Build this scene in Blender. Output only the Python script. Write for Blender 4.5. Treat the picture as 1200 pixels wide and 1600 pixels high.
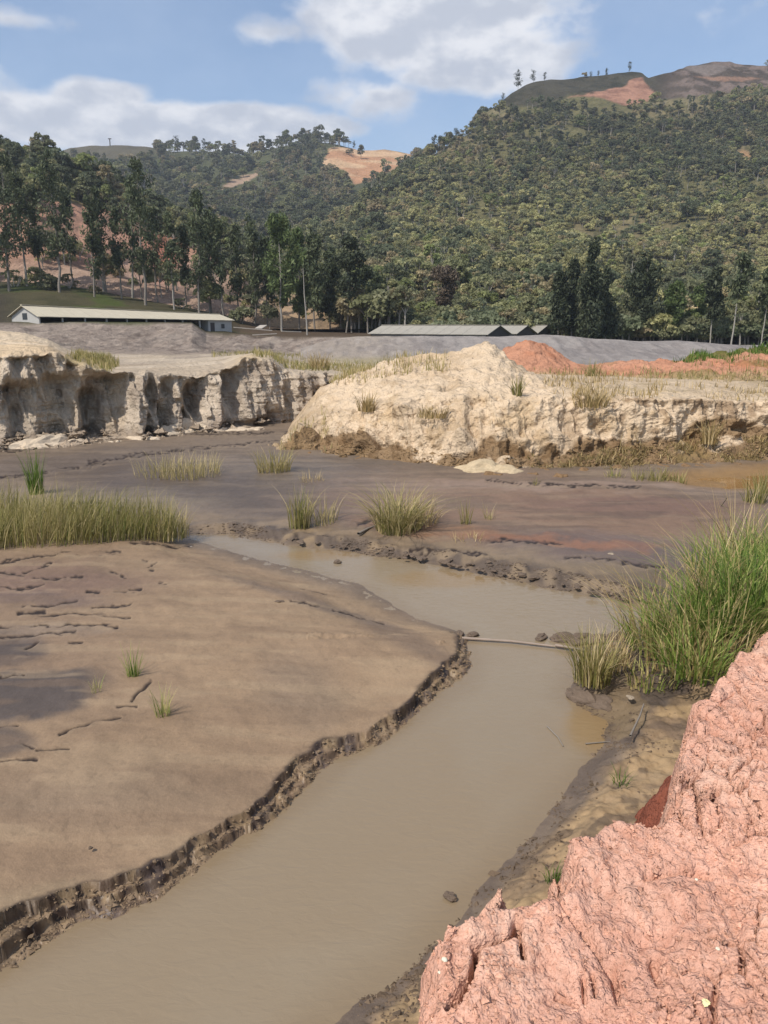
import bpy, math, random
import numpy as np
from mathutils import Vector
for o in list(bpy.data.objects): bpy.data.objects.remove(o)
S = bpy.context.scene
COL = S.collection
R = math.radians
rng = np.random.default_rng(7)
random.seed(7)

# ------------------------------------------------------------------ camera
CAMZ = 4.0; PITCH = R(13.8); F = 1200.0
cam = bpy.data.cameras.new('camera'); camo = bpy.data.objects.new('camera', cam); COL.objects.link(camo)
camo.location = (0, 0, CAMZ); camo.rotation_euler = (math.pi/2 - PITCH, 0, 0)
cam.sensor_fit = 'VERTICAL'; cam.sensor_height = 36; cam.lens = 36*F/1600
cam.clip_start = 0.05; cam.clip_end = 6000
S.camera = camo
cp, sp_ = math.cos(PITCH), math.sin(PITCH)

# ------------------------------------------------------------------ light
SUN_EL = R(50); SUN_AZ_VEC = (-0.69, -0.724)      # horizontal direction towards the sun
sv = Vector((SUN_AZ_VEC[0]*math.cos(SUN_EL), SUN_AZ_VEC[1]*math.cos(SUN_EL), math.sin(SUN_EL)))
sl = bpy.data.lights.new('sun', 'SUN'); so = bpy.data.objects.new('sun', sl); COL.objects.link(so)
so.rotation_euler = sv.to_track_quat('Z', 'Y').to_euler(); so.location = (-20, -15, 40)
sl.energy = 3.6; sl.angle = R(0.6); sl.color = (1.0, 0.945, 0.86)
S.view_settings.view_transform = 'Standard'; S.view_settings.look = 'None'
S.view_settings.exposure = 0.30; S.view_settings.gamma = 1.0
S.cycles.max_bounces = 5; S.cycles.diffuse_bounces = 2; S.cycles.volume_bounces = 0
S.cycles.transparent_max_bounces = 4

class NT:
    """small helper for node trees"""
    def __init__(s, tree): s.t = tree; s.t.nodes.clear()
    def n(s, typ, **kw):
        nd = s.t.nodes.new(typ)
        for k, v in kw.items():
            if k == 'ins':
                for kk, vv in v.items():
                    if isinstance(vv, bpy.types.NodeSocket): s.t.links.new(vv, nd.inputs[kk])
                    else: nd.inputs[kk].default_value = vv
            else: setattr(nd, k, v)
        return nd
    def l(s, a, b): s.t.links.new(a, b)
    def m(s, op, a, b=None, c=None, clamp=False):
        nd = s.t.nodes.new('ShaderNodeMath'); nd.operation = op; nd.use_clamp = clamp
        for i, v in enumerate((a, b, c)):
            if v is None: continue
            if isinstance(v, bpy.types.NodeSocket): s.t.links.new(v, nd.inputs[i])
            else: nd.inputs[i].default_value = v
        return nd.outputs[0]
    def mix(s, f, a, b, blend='MIX'):
        nd = s.t.nodes.new('ShaderNodeMix'); nd.data_type = 'RGBA'; nd.blend_type = blend
        for i, v in ((0, f), (6, a), (7, b)):
            if isinstance(v, bpy.types.NodeSocket): s.t.links.new(v, nd.inputs[i])
            elif i == 0: nd.inputs[0].default_value = v
            else: nd.inputs[i].default_value = (*v[:3], 1)
        return nd.outputs[2]
    def ss(s, x, a, b):                     # smoothstep a..b -> 0..1
        nd = s.t.nodes.new('ShaderNodeMapRange'); nd.interpolation_type = 'SMOOTHSTEP'
        if isinstance(x, bpy.types.NodeSocket): s.t.links.new(x, nd.inputs[0])
        for i, v in ((1, a), (2, b)):
            if isinstance(v, bpy.types.NodeSocket): s.t.links.new(v, nd.inputs[i])
            else: nd.inputs[i].default_value = v
        nd.inputs[3].default_value = 0; nd.inputs[4].default_value = 1
        return nd.outputs[0]

W = bpy.data.worlds.new('World'); S.world = W; W.use_nodes = True
g = NT(W.node_tree)
sky = g.n('ShaderNodeTexSky', sky_type='NISHITA', sun_disc=False, sun_elevation=SUN_EL,
          sun_rotation=math.atan2(SUN_AZ_VEC[0], SUN_AZ_VEC[1]), altitude=600, air_density=1.0, dust_density=1.4, ozone_density=1.0)
tc = g.n('ShaderNodeTexCoord'); sx = g.n('ShaderNodeSeparateXYZ', ins={0: tc.outputs['Generated']})
az = g.m('ARCTAN2', sx.outputs[0], sx.outputs[1]); el = g.m('ARCSINE', sx.outputs[2])
comb = g.n('ShaderNodeCombineXYZ', ins={0: az, 1: g.m('MULTIPLY', el, 1.7), 2: 0.0})
nz = g.n('ShaderNodeTexNoise', ins={'Vector': comb.outputs[0], 'Scale': 9.0, 'Detail': 9.0, 'Roughness': 0.56})
comb2 = g.n('ShaderNodeCombineXYZ', ins={0: g.m('ADD', az, 0.012), 1: g.m('ADD', g.m('MULTIPLY', el, 1.7), -0.03), 2: 0.0})
nz2 = g.n('ShaderNodeTexNoise', ins={'Vector': comb2.outputs[0], 'Scale': 9.0, 'Detail': 7.0, 'Roughness': 0.52})
def ell(px, py, rx, ry, k=1.0):             # cloud body at a direction (azimuth, elevation)
    a0 = math.atan((px-600)/1200*0.97); e0 = (505-py)/1200*0.93
    dx = g.m('DIVIDE', g.m('SUBTRACT', az, a0), rx/1200); dy = g.m('DIVIDE', g.m('SUBTRACT', el, e0), ry/1200)
    r = g.m('SQRT', g.m('ADD', g.m('MULTIPLY', dx, dx), g.m('MULTIPLY', dy, dy)))
    return g.m('MULTIPLY', g.m('SUBTRACT', 1.0, r), k)
els = [ell(675, 80, 215, 85, 1.2), ell(730, 135, 170, 50, .9), ell(205, 228, 290, 42, 1.2), ell(440, 222, 140, 34, 1.1), ell(185, 192, 85, 26, .9),
       ell(960, 0, 330, 56, .7), ell(60, 112, 90, 16, .4), ell(430, 100, 80, 26, .45), ell(600, 175, 110, 40, .35),
       ell(1250, 40, 200, 50, .3), ell(-300, 190, 300, 70, .9)]
f = els[0]
for e in els[1:]: f = g.m('MAXIMUM', f, e)
high = g.ss(el, 0.45, 0.8)                  # loose cloud cover overhead, out of the frame
f = g.m('MAXIMUM', f, g.m('SUBTRACT', g.m('MULTIPLY', high, 0.5), 0.35))
f = g.m('MAXIMUM', f, -0.62)
dens = g.m('ADD', f, g.m('MULTIPLY', g.m('SUBTRACT', nz.outputs[0], 0.5), 1.5))
mask = g.ss(dens, 0.0, 0.36)
lit = g.ss(g.m('ADD', g.m('MULTIPLY', g.m('SUBTRACT', nz2.outputs[0], nz.outputs[0]), 3.0), g.m('MULTIPLY', dens, -0.35)), -0.55, 0.25)
veil = g.n('ShaderNodeTexNoise', ins={'Vector': comb.outputs[0], 'Scale': 4.0, 'Detail': 5.0, 'Roughness': 0.6})
ccol = g.mix(lit, (0.50, 0.53, 0.60), (0.80, 0.80, 0.82))
skyc = g.mix(1.0, sky.outputs[0], (0.135, 0.135, 0.135), 'MULTIPLY')
skyc = g.mix(g.m('MULTIPLY', g.ss(veil.outputs[0], 0.35, 0.7), 0.22), skyc, (0.50, 0.60, 0.76))
fin = g.mix(g.m('MULTIPLY', mask, 0.93), skyc, ccol)
bg = g.n('ShaderNodeBackground', ins={0: fin, 1: 1.0})
wo = g.n('ShaderNodeOutputWorld'); g.l(bg.outputs[0], wo.inputs[0])

# ------------------------------------------------------------------ projection helpers (photo pixels 1200x1600 to places in the world)
def pdir(px, py):
    px = np.asarray(px, float); py = np.asarray(py, float)
    a = (px-600)/F; b = (800-py)/F
    return np.stack([a, cp + b*sp_, -sp_ + b*cp], -1)
def atY(px, py, Y):
    d = pdir(px, py); t = np.asarray(Y)/d[..., 1]
    p = d*t[..., None]; p[..., 2] += CAMZ; return p
def atZ(px, py, z):
    d = pdir(px, py); t = (np.asarray(z)-CAMZ)/d[..., 2]
    p = d*t[..., None]; p[..., 2] += CAMZ; return p
def pix(P):
    x, y, z = P[..., 0], P[..., 1], P[..., 2]-CAMZ
    dep = y*cp - z*sp_; up = y*sp_ + z*cp
    return 600 + F*x/dep, 800 - F*up/dep
def py_of(z, Y):
    return pix(np.array([0.0, Y, z]))[1]
def lin(r, g_, b, k=1.0):
    o = []
    for c in (r, g_, b):
        c /= 255.0; o.append((c/12.92 if c <= .04045 else ((c+.055)/1.055)**2.4)*k)
    return np.array(o)
# ------------------------------------------------------------------ noise
def hsh(ix, iy, iz, seed):
    h = (ix.astype(np.uint32)*np.uint32(374761393) + iy.astype(np.uint32)*np.uint32(668265263)
         + iz.astype(np.uint32)*np.uint32(2147483647) + np.uint32((seed*974711+12345) & 0xffffffff))
    h ^= h >> np.uint32(13); h *= np.uint32(1274126177); h ^= h >> np.uint32(16)
    h *= np.uint32(2246822519); h ^= h >> np.uint32(13)
    return h
def vn(P, seed=0):
    sh = P.shape[:-1]; P = P.reshape(-1, 3)
    i = np.floor(P).astype(np.int64); f_ = (P-i).astype(np.float32); u = f_*f_*f_*(f_*(f_*6-15)+10)
    out = np.zeros(len(P), np.float32)
    for dx in (0, 1):
        wx = u[:, 0] if dx else 1-u[:, 0]
        for dy in (0, 1):
            wy = u[:, 1] if dy else 1-u[:, 1]
            for dz in (0, 1):
                wz = u[:, 2] if dz else 1-u[:, 2]
                h = hsh(i[:, 0]+dx, i[:, 1]+dy, i[:, 2]+dz, seed)
                out += wx*wy*wz*(h.astype(np.float32)/4294967295.0*2-1)
    return out.reshape(sh)
def fbm(P, sc, octv=4, seed=0, gain=.5):
    P = np.asarray(P, float)*np.asarray(sc); a = 1.0; o = 0; t = 0
    for k in range(octv):
        o = o + a*vn(P, seed+k); t += a; a *= gain; P = P*2.03+17.7
    return o/t*1.6
def ridged(P, sc, octv=4, seed=0):
    P = np.asarray(P, float)*np.asarray(sc); a = 1.0; o = 0; t = 0
    for k in range(octv):
        o = o + a*(1-2.2*np.abs(vn(P, seed+k))); t += a; a *= .5; P = P*2.03+11.3
    return o/t
def worley(P, sc, seed=0):
    sh = P.shape[:-1]; P = (P*np.asarray(sc)).reshape(-1, 3); i = np.floor(P).astype(np.int64)
    f1 = np.full(len(P), 9.0, np.float32); f2 = f1.copy()
    for dx in (-1, 0, 1):
        for dy in (-1, 0, 1):
            for dz in (-1, 0, 1):
                c = i + np.array([dx, dy, dz])
                h = hsh(c[:, 0], c[:, 1], c[:, 2], seed)
                q = np.stack([(h & np.uint32(1023))/1023.0, ((h >> np.uint32(10)) & np.uint32(1023))/1023.0, ((h >> np.uint32(20)) & np.uint32(1023))/1023.0], -1)
                d = np.sqrt((((c+q)-P)**2).sum(-1)).astype(np.float32)
                f2 = np.minimum(f2, np.maximum(f1, d)); f1 = np.minimum(f1, d)
    return f1.reshape(sh), f2.reshape(sh)
def cellid(P, sc, seed=0):
    sh = P.shape[:-1]; P = (P*np.asarray(sc)).reshape(-1, 3); i = np.floor(P).astype(np.int64)
    f1 = np.full(len(P), 9.0); o = np.zeros(len(P)); 
    for dx in (-1, 0, 1):
        for dy in (-1, 0, 1):
            c = i + np.array([dx, dy, 0]); h = hsh(c[:, 0], c[:, 1], c[:, 2]*0, seed)
            qx = (h & np.uint32(1023))/1023.0; qy = ((h >> np.uint32(10)) & np.uint32(1023))/1023.0; rr = ((h >> np.uint32(20)) & np.uint32(1023))/1023.0
            d = np.hypot(c[:, 0]+qx-P[:, 0], c[:, 1]+qy-P[:, 1]); m = d < f1; f1 = np.where(m, d, f1); o = np.where(m, rr, o)
    return f1.reshape(sh), o.reshape(sh)
def sst(x, a, b):
    t = np.clip((x-a)/(b-a), 0, 1); return t*t*(3-2*t)
def seg_d(X, Y, pts, aniso=1.0):
    """distance to polyline and parameter index (float)"""
    best = np.full(X.shape, 1e9); par = np.zeros(X.shape)
    for k in range(len(pts)-1):
        ax, ay = pts[k][0], pts[k][1]*aniso; bx, by = pts[k+1][0], pts[k+1][1]*aniso
        vx, vy = bx-ax, by-ay; L = vx*vx+vy*vy+1e-12
        t = np.clip(((X-ax)*vx+(Y*aniso-ay)*vy)/L, 0, 1)
        d = np.hypot(X-ax-t*vx, Y*aniso-ay-t*vy)
        m = d < best; best = np.where(m, d, best); par = np.where(m, k+t, par)
    return best, par
def inside(X, Y, poly):
    c = np.zeros(X.shape, bool); n = len(poly)
    for k in range(n):
        x1, y1 = poly[k][:2]; x2, y2 = poly[(k+1) % n][:2]
        if y1 == y2: continue
        m = ((y1 > Y) != (y2 > Y)) & (X < (x2-x1)*(Y-y1)/(y2-y1)+x1)
        c ^= m
    return c
def sdp(X, Y, poly):                        # signed distance, negative inside
    d, p = seg_d(X, Y, list(poly)+[poly[0]])
    return np.where(inside(X, Y, poly), -d, d), p
def mixc(c, m, col):
    m = np.clip(m, 0, 1)[..., None]; return c*(1-m) + m*np.asarray(col)

# ------------------------------------------------------------------ mesh helpers
def mesh_from(name, V, Fc, mats, attrs=None, smooth=False, fmat=None):
    me = bpy.data.meshes.new(name)
    V = np.asarray(V, np.float32); Fc = np.asarray(Fc, np.int32); k = Fc.shape[1]
    me.vertices.add(len(V)); me.vertices.foreach_set('co', V.ravel())
    me.loops.add(Fc.size); me.loops.foreach_set('vertex_index', Fc.ravel())
    me.polygons.add(len(Fc)); me.polygons.foreach_set('loop_start', np.arange(0, Fc.size, k, dtype=np.int32))
    if fmat is not None: me.polygons.foreach_set('material_index', np.asarray(fmat, np.int32))
    me.polygons.foreach_set('use_smooth', np.full(len(Fc), smooth, bool))
    for m in (mats if isinstance(mats, (list, tuple)) else [mats]): me.materials.append(m)
    for an, av in (attrs or {}).items():
        av = np.asarray(av, np.float32)
        if av.ndim == 1:
            a = me.attributes.new(an, 'FLOAT', 'POINT'); a.data.foreach_set('value', av)
        else:
            a = me.attributes.new(an, 'FLOAT_COLOR', 'POINT'); a.data.foreach_set('color', av.ravel())
    me.update(calc_edges=True)
    return me
def link(name, me, parent=None, loc=(0, 0, 0), rz=0, sc=1):
    o = bpy.data.objects.new(name, me); COL.objects.link(o)
    o.location = loc; o.rotation_euler = (0, 0, rz); o.scale = (sc, sc, sc) if not hasattr(sc, '__len__') else sc
    if parent: o.parent = parent
    return o
def tag(o, label, cat, group=None, kind=None):
    if label: o['label'] = label
    if cat: o['category'] = cat
    if group: o['group'] = group
    if kind: o['kind'] = kind
    return o
def gridF(ny, nx):
    a = np.arange(ny*nx).reshape(ny, nx)
    return np.stack([a[:-1, :-1], a[:-1, 1:], a[1:, 1:], a[1:, :-1]], -1).reshape(-1, 4)
def gnorm(P):
    du = np.gradient(P, axis=1); dv = np.gradient(P, axis=0)
    n = np.cross(du, dv); n /= np.linalg.norm(n, axis=-1, keepdims=True)+1e-9
    return n
def sheet(name, P, C, mat, label=None, cat=None, kind='structure', rough=None):
    ny, nx = P.shape[:2]
    A = np.ones((ny, nx, 4)); A[..., :3] = np.clip(C, 0.004, .9)
    if rough is not None: A[..., 3] = rough
    me = mesh_from(name, P.reshape(-1, 3), gridF(ny, nx), mat, {'Col': A.reshape(-1, 4)}, smooth=True)
    return tag(link(name, me), label, cat, kind=kind)
def stations(st, pxs, counts):
    """st: list of (px, [ (py,d) or ('z',z,d) ...]) -> P grid along pxs, counts rows per segment"""
    K = len(st[0][1]); sx_ = np.array([s[0] for s in st], float)
    PYc = np.zeros((len(st), K)); Dc = PYc.copy()
    for i, s in enumerate(st):
        for k, c in enumerate(s[1]):
            if c[0] == 'z': PYc[i, k] = py_of(c[1], c[2]); Dc[i, k] = c[2]
            else: PYc[i, k], Dc[i, k] = c
    def ip(col):
        # smooth (cosine-free catmull) interpolation along px
        y = np.interp(pxs, sx_, col); return y
    rowsP, rowsD, T = [], [], []
    for k in range(K-1):
        n = counts[k]
        for j in range(n):
            t = j/n; rowsP.append(ip(PYc[:, k])*(1-t)+ip(PYc[:, k+1])*t); rowsD.append(ip(Dc[:, k])*(1-t)+ip(Dc[:, k+1])*t); T.append(k+t)
    rowsP.append(ip(PYc[:, -1])); rowsD.append(ip(Dc[:, -1])); T.append(K-1)
    PY = np.array(rowsP); D = np.array(rowsD); PX = np.broadcast_to(pxs, PY.shape)
    return atY(PX, PY, D), PX, PY, np.broadcast_to(np.array(T)[:, None], PY.shape)

# ------------------------------------------------------------------ materials
def earth(name, scales=(1.5, 9, 60), var=0.25, bump=(0.3, 0.03), bscale=(6, 40), rough=None, spec=0.25, crumbs=None):
    m = bpy.data.materials.new(name); m.use_nodes = True; n = NT(m.node_tree)
    at = n.n('ShaderNodeAttribute', attribute_name='Col'); tcn = n.n('ShaderNodeTexCoord'); v = tcn.outputs['Object']
    c = at.outputs['Color']; f_ = None
    for s_, w_ in zip(scales, (1, .9, .8)):
        q = n.n('ShaderNodeTexNoise', ins={'Vector': v, 'Scale': s_, 'Detail': 4.0, 'Roughness': .6}).outputs[0]
        q = n.m('MULTIPLY', n.m('SUBTRACT', q, .5), w_*2*var*1.6)
        f_ = q if f_ is None else n.m('ADD', f_, q)
    br = n.m('ADD', f_, 1.0)
    sc_ = n.n('ShaderNodeVectorMath', operation='SCALE', ins={0: c}); n.l(br, sc_.inputs['Scale'])
    b1 = n.n('ShaderNodeTexNoise', ins={'Vector': v, 'Scale': bscale[0], 'Detail': 5.0, 'Roughness': .52}).outputs[0]
    b2 = n.n('ShaderNodeTexNoise', ins={'Vector': v, 'Scale': bscale[1], 'Detail': 3.0, 'Roughness': .5}).outputs[0]
    bm = n.n('ShaderNodeBump', ins={'Height': b1, 'Strength': 1.0, 'Distance': bump[0]})
    bm2 = n.n('ShaderNodeBump', ins={'Height': b2, 'Strength': 1.0, 'Distance': bump[1], 'Normal': bm.outputs[0]})
    if crumbs:
        for cs_, cd_ in crumbs:
            wv_ = n.n('ShaderNodeVectorMath', operation='ADD', ins={0: v, 1: n.n('ShaderNodeVectorMath', operation='MULTIPLY', ins={0: n.n('ShaderNodeTexNoise', ins={'Vector': v, 'Scale': cs_*.6, 'Detail': 2.0}).outputs['Color'], 1: (.9/cs_,)*3}).outputs[0]})
            vo = n.n('ShaderNodeTexVoronoi', ins={'Vector': wv_.outputs[0], 'Scale': cs_, 'Randomness': 1.0}); h_ = n.m('SUBTRACT', 1.0, vo.outputs['Distance'])
            nb_ = n.n('ShaderNodeBump', ins={'Height': h_, 'Strength': 1.0, 'Distance': cd_, 'Normal': bm2.outputs[0]}); bm2 = nb_
    p = n.n('ShaderNodeBsdfPrincipled', ins={'Base Color': sc_.outputs[0], 'Normal': bm2.outputs[0], 'Specular IOR Level': spec})
    if rough is None: n.l(at.outputs['Alpha'], p.inputs['Roughness'])
    else: p.inputs['Roughness'].default_value = rough
    o = n.n('ShaderNodeOutputMaterial'); n.l(p.outputs[0], o.inputs[0])
    return m
def plain(name, col, rough=.7, var=.15, scale=3.0, bump=0.0, metal=0):
    m = bpy.data.materials.new(name); m.use_nodes = True; n = NT(m.node_tree)
    v = n.n('ShaderNodeTexCoord').outputs['Object']
    q = n.n('ShaderNodeTexNoise', ins={'Vector': v, 'Scale': scale, 'Detail': 6.0, 'Roughness': .65}).outputs[0]
    c = n.mix(q, tuple(np.array(col)*(1-var*1.5)), tuple(np.clip(np.array(col)*(1+var*1.5), 0, 1)))
    p = n.n('ShaderNodeBsdfPrincipled', ins={'Base Color': c, 'Roughness': rough, 'Metallic': metal})
    if bump: 
        b = n.n('ShaderNodeBump', ins={'Height': q, 'Distance': bump, 'Strength': 1.0}); n.l(b.outputs[0], p.inputs['Normal'])
    o = n.n('ShaderNodeOutputMaterial'); n.l(p.outputs[0], o.inputs[0])
    return m
def leafmat(name, c1, c2, c3=None, tint=False, trans=.25, tscale=.35):
    """foliage: per-leaf 'tone' attribute runs between real leaf colours; optional per-tree tint property"""
    m = bpy.data.materials.new(name); m.use_nodes = True; n = NT(m.node_tree)
    t = n.n('ShaderNodeAttribute', attribute_name='tone').outputs['Fac']
    rp = n.n('ShaderNodeValToRGB'); rp.color_ramp.elements[0].color = (*c1, 1); rp.color_ramp.elements[1].color = (*c2, 1)
    if c3 is not None:
        e = rp.color_ramp.elements.new(1.0); e.color = (*c3, 1); rp.color_ramp.elements[1].position = .55
    n.l(t, rp.inputs[0]); c = rp.outputs[0]
    if tint:
        ta = n.n('ShaderNodeAttribute', attribute_name='tint', attribute_type='INSTANCER').outputs['Color']
        c = n.mix(1.0, c, ta, 'MULTIPLY')
    d = n.n('ShaderNodeBsdfPrincipled', ins={'Base Color': c, 'Roughness': .6, 'Specular IOR Level': .25})
    tr = n.n('ShaderNodeBsdfTranslucent', ins={0: c})
    mx = n.n('ShaderNodeMixShader', ins={0: trans, 1: d.outputs[0], 2: tr.outputs[0]})
    o = n.n('ShaderNodeOutputMaterial'); n.l(mx.outputs[0], o.inputs[0])
    return m
K_ = 0.71
def pc(r, g_, b): return lin(r, g_, b, K_)       # albedo from a sunlit photo colour
M_mud = earth('mud', (0.8, 5, 40), .13, (0.02, 0.003), (5, 70))
M_clay = earth('pink_clay', (2.0, 14, 90), .16, (0.03, 0.010), (8, 60), rough=.95, spec=.05, crumbs=[(24, .011), (70, .006)])
M_sand = earth('pale_sand', (0.8, 4, 22), .17, (0.28, 0.05), (2.6, 14), rough=.95, spec=.1)
M_cliff = earth('dried_mud', (0.8, 4, 22), .2, (0.22, 0.05), (3.5, 18), rough=.95, spec=.1)
M_far = earth('soil', (0.05, .4, 2.5), .25, (1.2, .25), (.35, 2.2), rough=.95, spec=.1)
M_gravel = earth('gravel', (0.2, 1.5, 9), .16, (.25, .06), (1.2, 8), rough=.95, spec=.1)

# ================================================================== GROUND: mud flats with the stream bed
ch = [  # (px, py, bank height, bank width, kind) waterline, z = 0
 (-420,1700,.22,.10,1),(-150,1590,.22,.10,1),(0,1520,.22,.10,1),(60,1485,.22,.10,1),(130,1450,.22,.10,1),(220,1412,.21,.10,1),(300,1370,.20,.10,1),(350,1335,.20,.10,1),
 (410,1295,.20,.10,1),(480,1240,.19,.10,1),(530,1195,.18,.10,1),(600,1150,.18,.10,1),(660,1105,.17,.10,1),(715,1070,.16,.10,1),(733,1030,.13,.10,1),(728,1004,.10,.10,1),
 (715,985,.04,.3,0),(650,965,.06,1.0,0),(610,940,.07,1.4,0),(560,912,.08,1.6,0),(480,892,.08,1.8,0),(400,872,.08,1.8,0),(340,855,.08,1.5,0),(300,842,.10,.8,0),(298,834,.12,.3,0),
 (360,836,.12,.4,2),(450,852,.12,.4,2),(540,862,.13,.4,2),(620,872,.13,.4,2),(720,890,.13,.4,2),(830,914,.13,.4,2),(920,930,.13,.4,2),(1010,945,.13,.4,2),
 (1030,965,.15,.4,0),(985,985,.15,.4,0),(965,1003,.15,.3,0),(905,1012,.12,.3,0),(900,1045,.2,.2,0),(892,1090,.25,.15,0),(915,1108,.1,.4,0),(950,1125,.15,.5,0),(945,1160,.18,.4,0),(905,1215,.2,.5,0),(860,1270,.2,.5,0),(800,1340,.2,.5,0),
 (740,1400,.2,.5,0),(700,1450,.2,.5,0),(640,1520,.2,.5,0),(560,1570,.2,.4,0),(500,1615,.2,.4,0),(420,1700,.2,.4,0),(250,1900,.2,.4,0)]
chp = [tuple(atZ(c[0], c[1], 0.0)[:2]) for c in ch]
chH = np.array([c[2] for c in ch]+[ch[0][2]]); chW = np.array([c[3] for c in ch]+[ch[0][3]]); chK = np.array([float(c[4] == 1) for c in ch]+[1.0]); chK2 = np.array([float(c[4] == 2) for c in ch]+[0.0])
def grid_rows():
    pys = np.concatenate([np.arange(1760, 700, -1.45), np.arange(700, 560, -1.5)])
    z0 = .12; d = [float(atZ(600, p, z0)[1]) for p in pys]
    d = [1.0, 1.6, 2.0, 2.4]+[x for x in d if x > 2.6]
    dl = d[-1]
    while dl < 2600: dl *= 1.12; d.append(dl)
    return np.array(d)
D = grid_rows()
U = np.concatenate([-np.geomspace(1.6, .6, 24)[:-1], np.arange(-.6, .6, 1.7/1200), np.geomspace(.6, 1.6, 24)])
Dg, Ug = np.meshgrid(D, U, indexing='ij')
X = Ug*(Dg+.6); Y = Dg.copy()
P = np.stack([X, Y, np.zeros_like(X)+.12], -1)
PX, PY = pix(P)
near = Dg < 45
n1 = fbm(P, .35, 4, 1); n2 = fbm(P, 1.6, 4, 2); n3 = fbm(P, (7, 7, 7), 3, 3)
sd, par = sdp(X, Y, chp)
hb = np.interp(par, np.arange(len(chH)), chH); wb = np.interp(par, np.arange(len(chW)), chW)
k1 = np.interp(par, np.arange(len(chK)), chK); k2 = np.interp(par, np.arange(len(chK2)), chK2)
w1, w2 = worley(P+n2[..., None]*.05, (4.5, 4.5, 1), 5)
edge = w2-w1
hb = hb*(1+k1*.55*vn(P*(.8, .8, 1), 26)); hb = hb + (.18-hb)*sst(sd, .3, 1.4)
c1, r1 = cellid(P+.10*n2[..., None]+.03*n3[..., None], (4.2, 4.2, 1), 21); c2_, r2 = cellid(P+.05*n3[..., None], (9, 9, 1), 22)
near_b = 1-sst(sd, .5, 1.2)
s = sd + k1*near_b*(.09*n2+.035*n3+.03*(r1-.5)+.02*(r2-.5)) + (1-k1)*(.05*n2+.02*n3)
# slumped blocks in a band along the undercut bank
band = k1*sst(s, -.02, .02)*(1-sst(s, .20, .26))
blk = (.015+.15*r1*np.clip(edge*2.2, .15, 1)+.05*(r2-.4)*np.clip(edge*3, 0, 1)+.03*n3+.02*vn(P*(14, 14, 1), 24))*(.6+.6*sst(s, 0, .2))
wv = np.maximum(.13+.11*vn(P*(1.1, 1.1, 1), 23)+.06*n3+.03*n2+.05*(r1-.5), .03)
rise2 = wv*.42+.05*vn(P*(2.2, 2.2, 1), 25)+.05*(r2-.5)
step = .52*sst(s, wv, wv+.018)+.48*sst(s, rise2, rise2+.018)
zb1 = np.where(s > 0, np.maximum(blk*.62*sst(s, -.01, .03), hb*step+.012*n3*(1-sst(s, wv, wv+.03))), 0)
zb0 = hb*sst(s/np.maximum(wb, .05), 0, 1.0)
zo = k1*zb1 + (1-k1)*zb0
zo += sst(sd, .3, 3.0)*.06
zi = -.30*sst(-s, 0, .6)
z = np.where(s > 0, zo, zi)
z += sst(sd, .3, 1.5)*(.018*n2+.045*n1) + .004*n3*(sd > .1) + (1-k1)*(PX > 480)*(PY > 1000)*sst(sd, .05, .3)*(.022*n3+.03*np.clip(.45-w1, 0, 1))
# crumbly shore rocks on the far pool bank
lump = k2*sst(s, -.05, .15)*(1-sst(s, .35, .8))
w3, w4 = worley(P, (3.2, 2.0, 1), 15)
z += lump*(.10*np.clip(.6-w3, 0, 1)+.02*n3)
C = np.zeros(P.shape) + pc(132, 115, 98)
wx = PX + 30*n1 + 14*n2 + 5*n3; wy = PY + 6*n1+6*n2+2.5*n3
def blob(cx, cy, rx, ry, soft=.35, rot=0):
    dx, dy = wx-cx, wy-cy; c_, s_ = math.cos(rot), math.sin(rot)
    r = np.hypot((dx*c_+dy*s_)/rx, (-dx*s_+dy*c_)/ry)
    return 1-sst(r, 1-soft, 1+soft)
tan = [(-900, 880), (0, 868), (290, 848), (400, 872), (610, 942), (720, 990), (735, 1040), (560, 1200), (0, 1560), (-900, 2200)]
tm = 1-sst(sdp(wx, wy, tan)[0], -14, 10)
C = mixc(C, tm, pc(162, 136, 108)); C = mixc(C, tm*sst(n1+.5*n2, .0, .6)*.30, pc(138, 114, 92)); C = mixc(C, tm*sst(-n1-.4*n2, .1, .6)*.25, pc(174, 150, 120)); C = mixc(C, tm*(1-sst(PX+60*n1, 60, 300))*(1-sst(PY+12*n2, 1050, 1180))*.35, pc(124, 102, 88))
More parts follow.
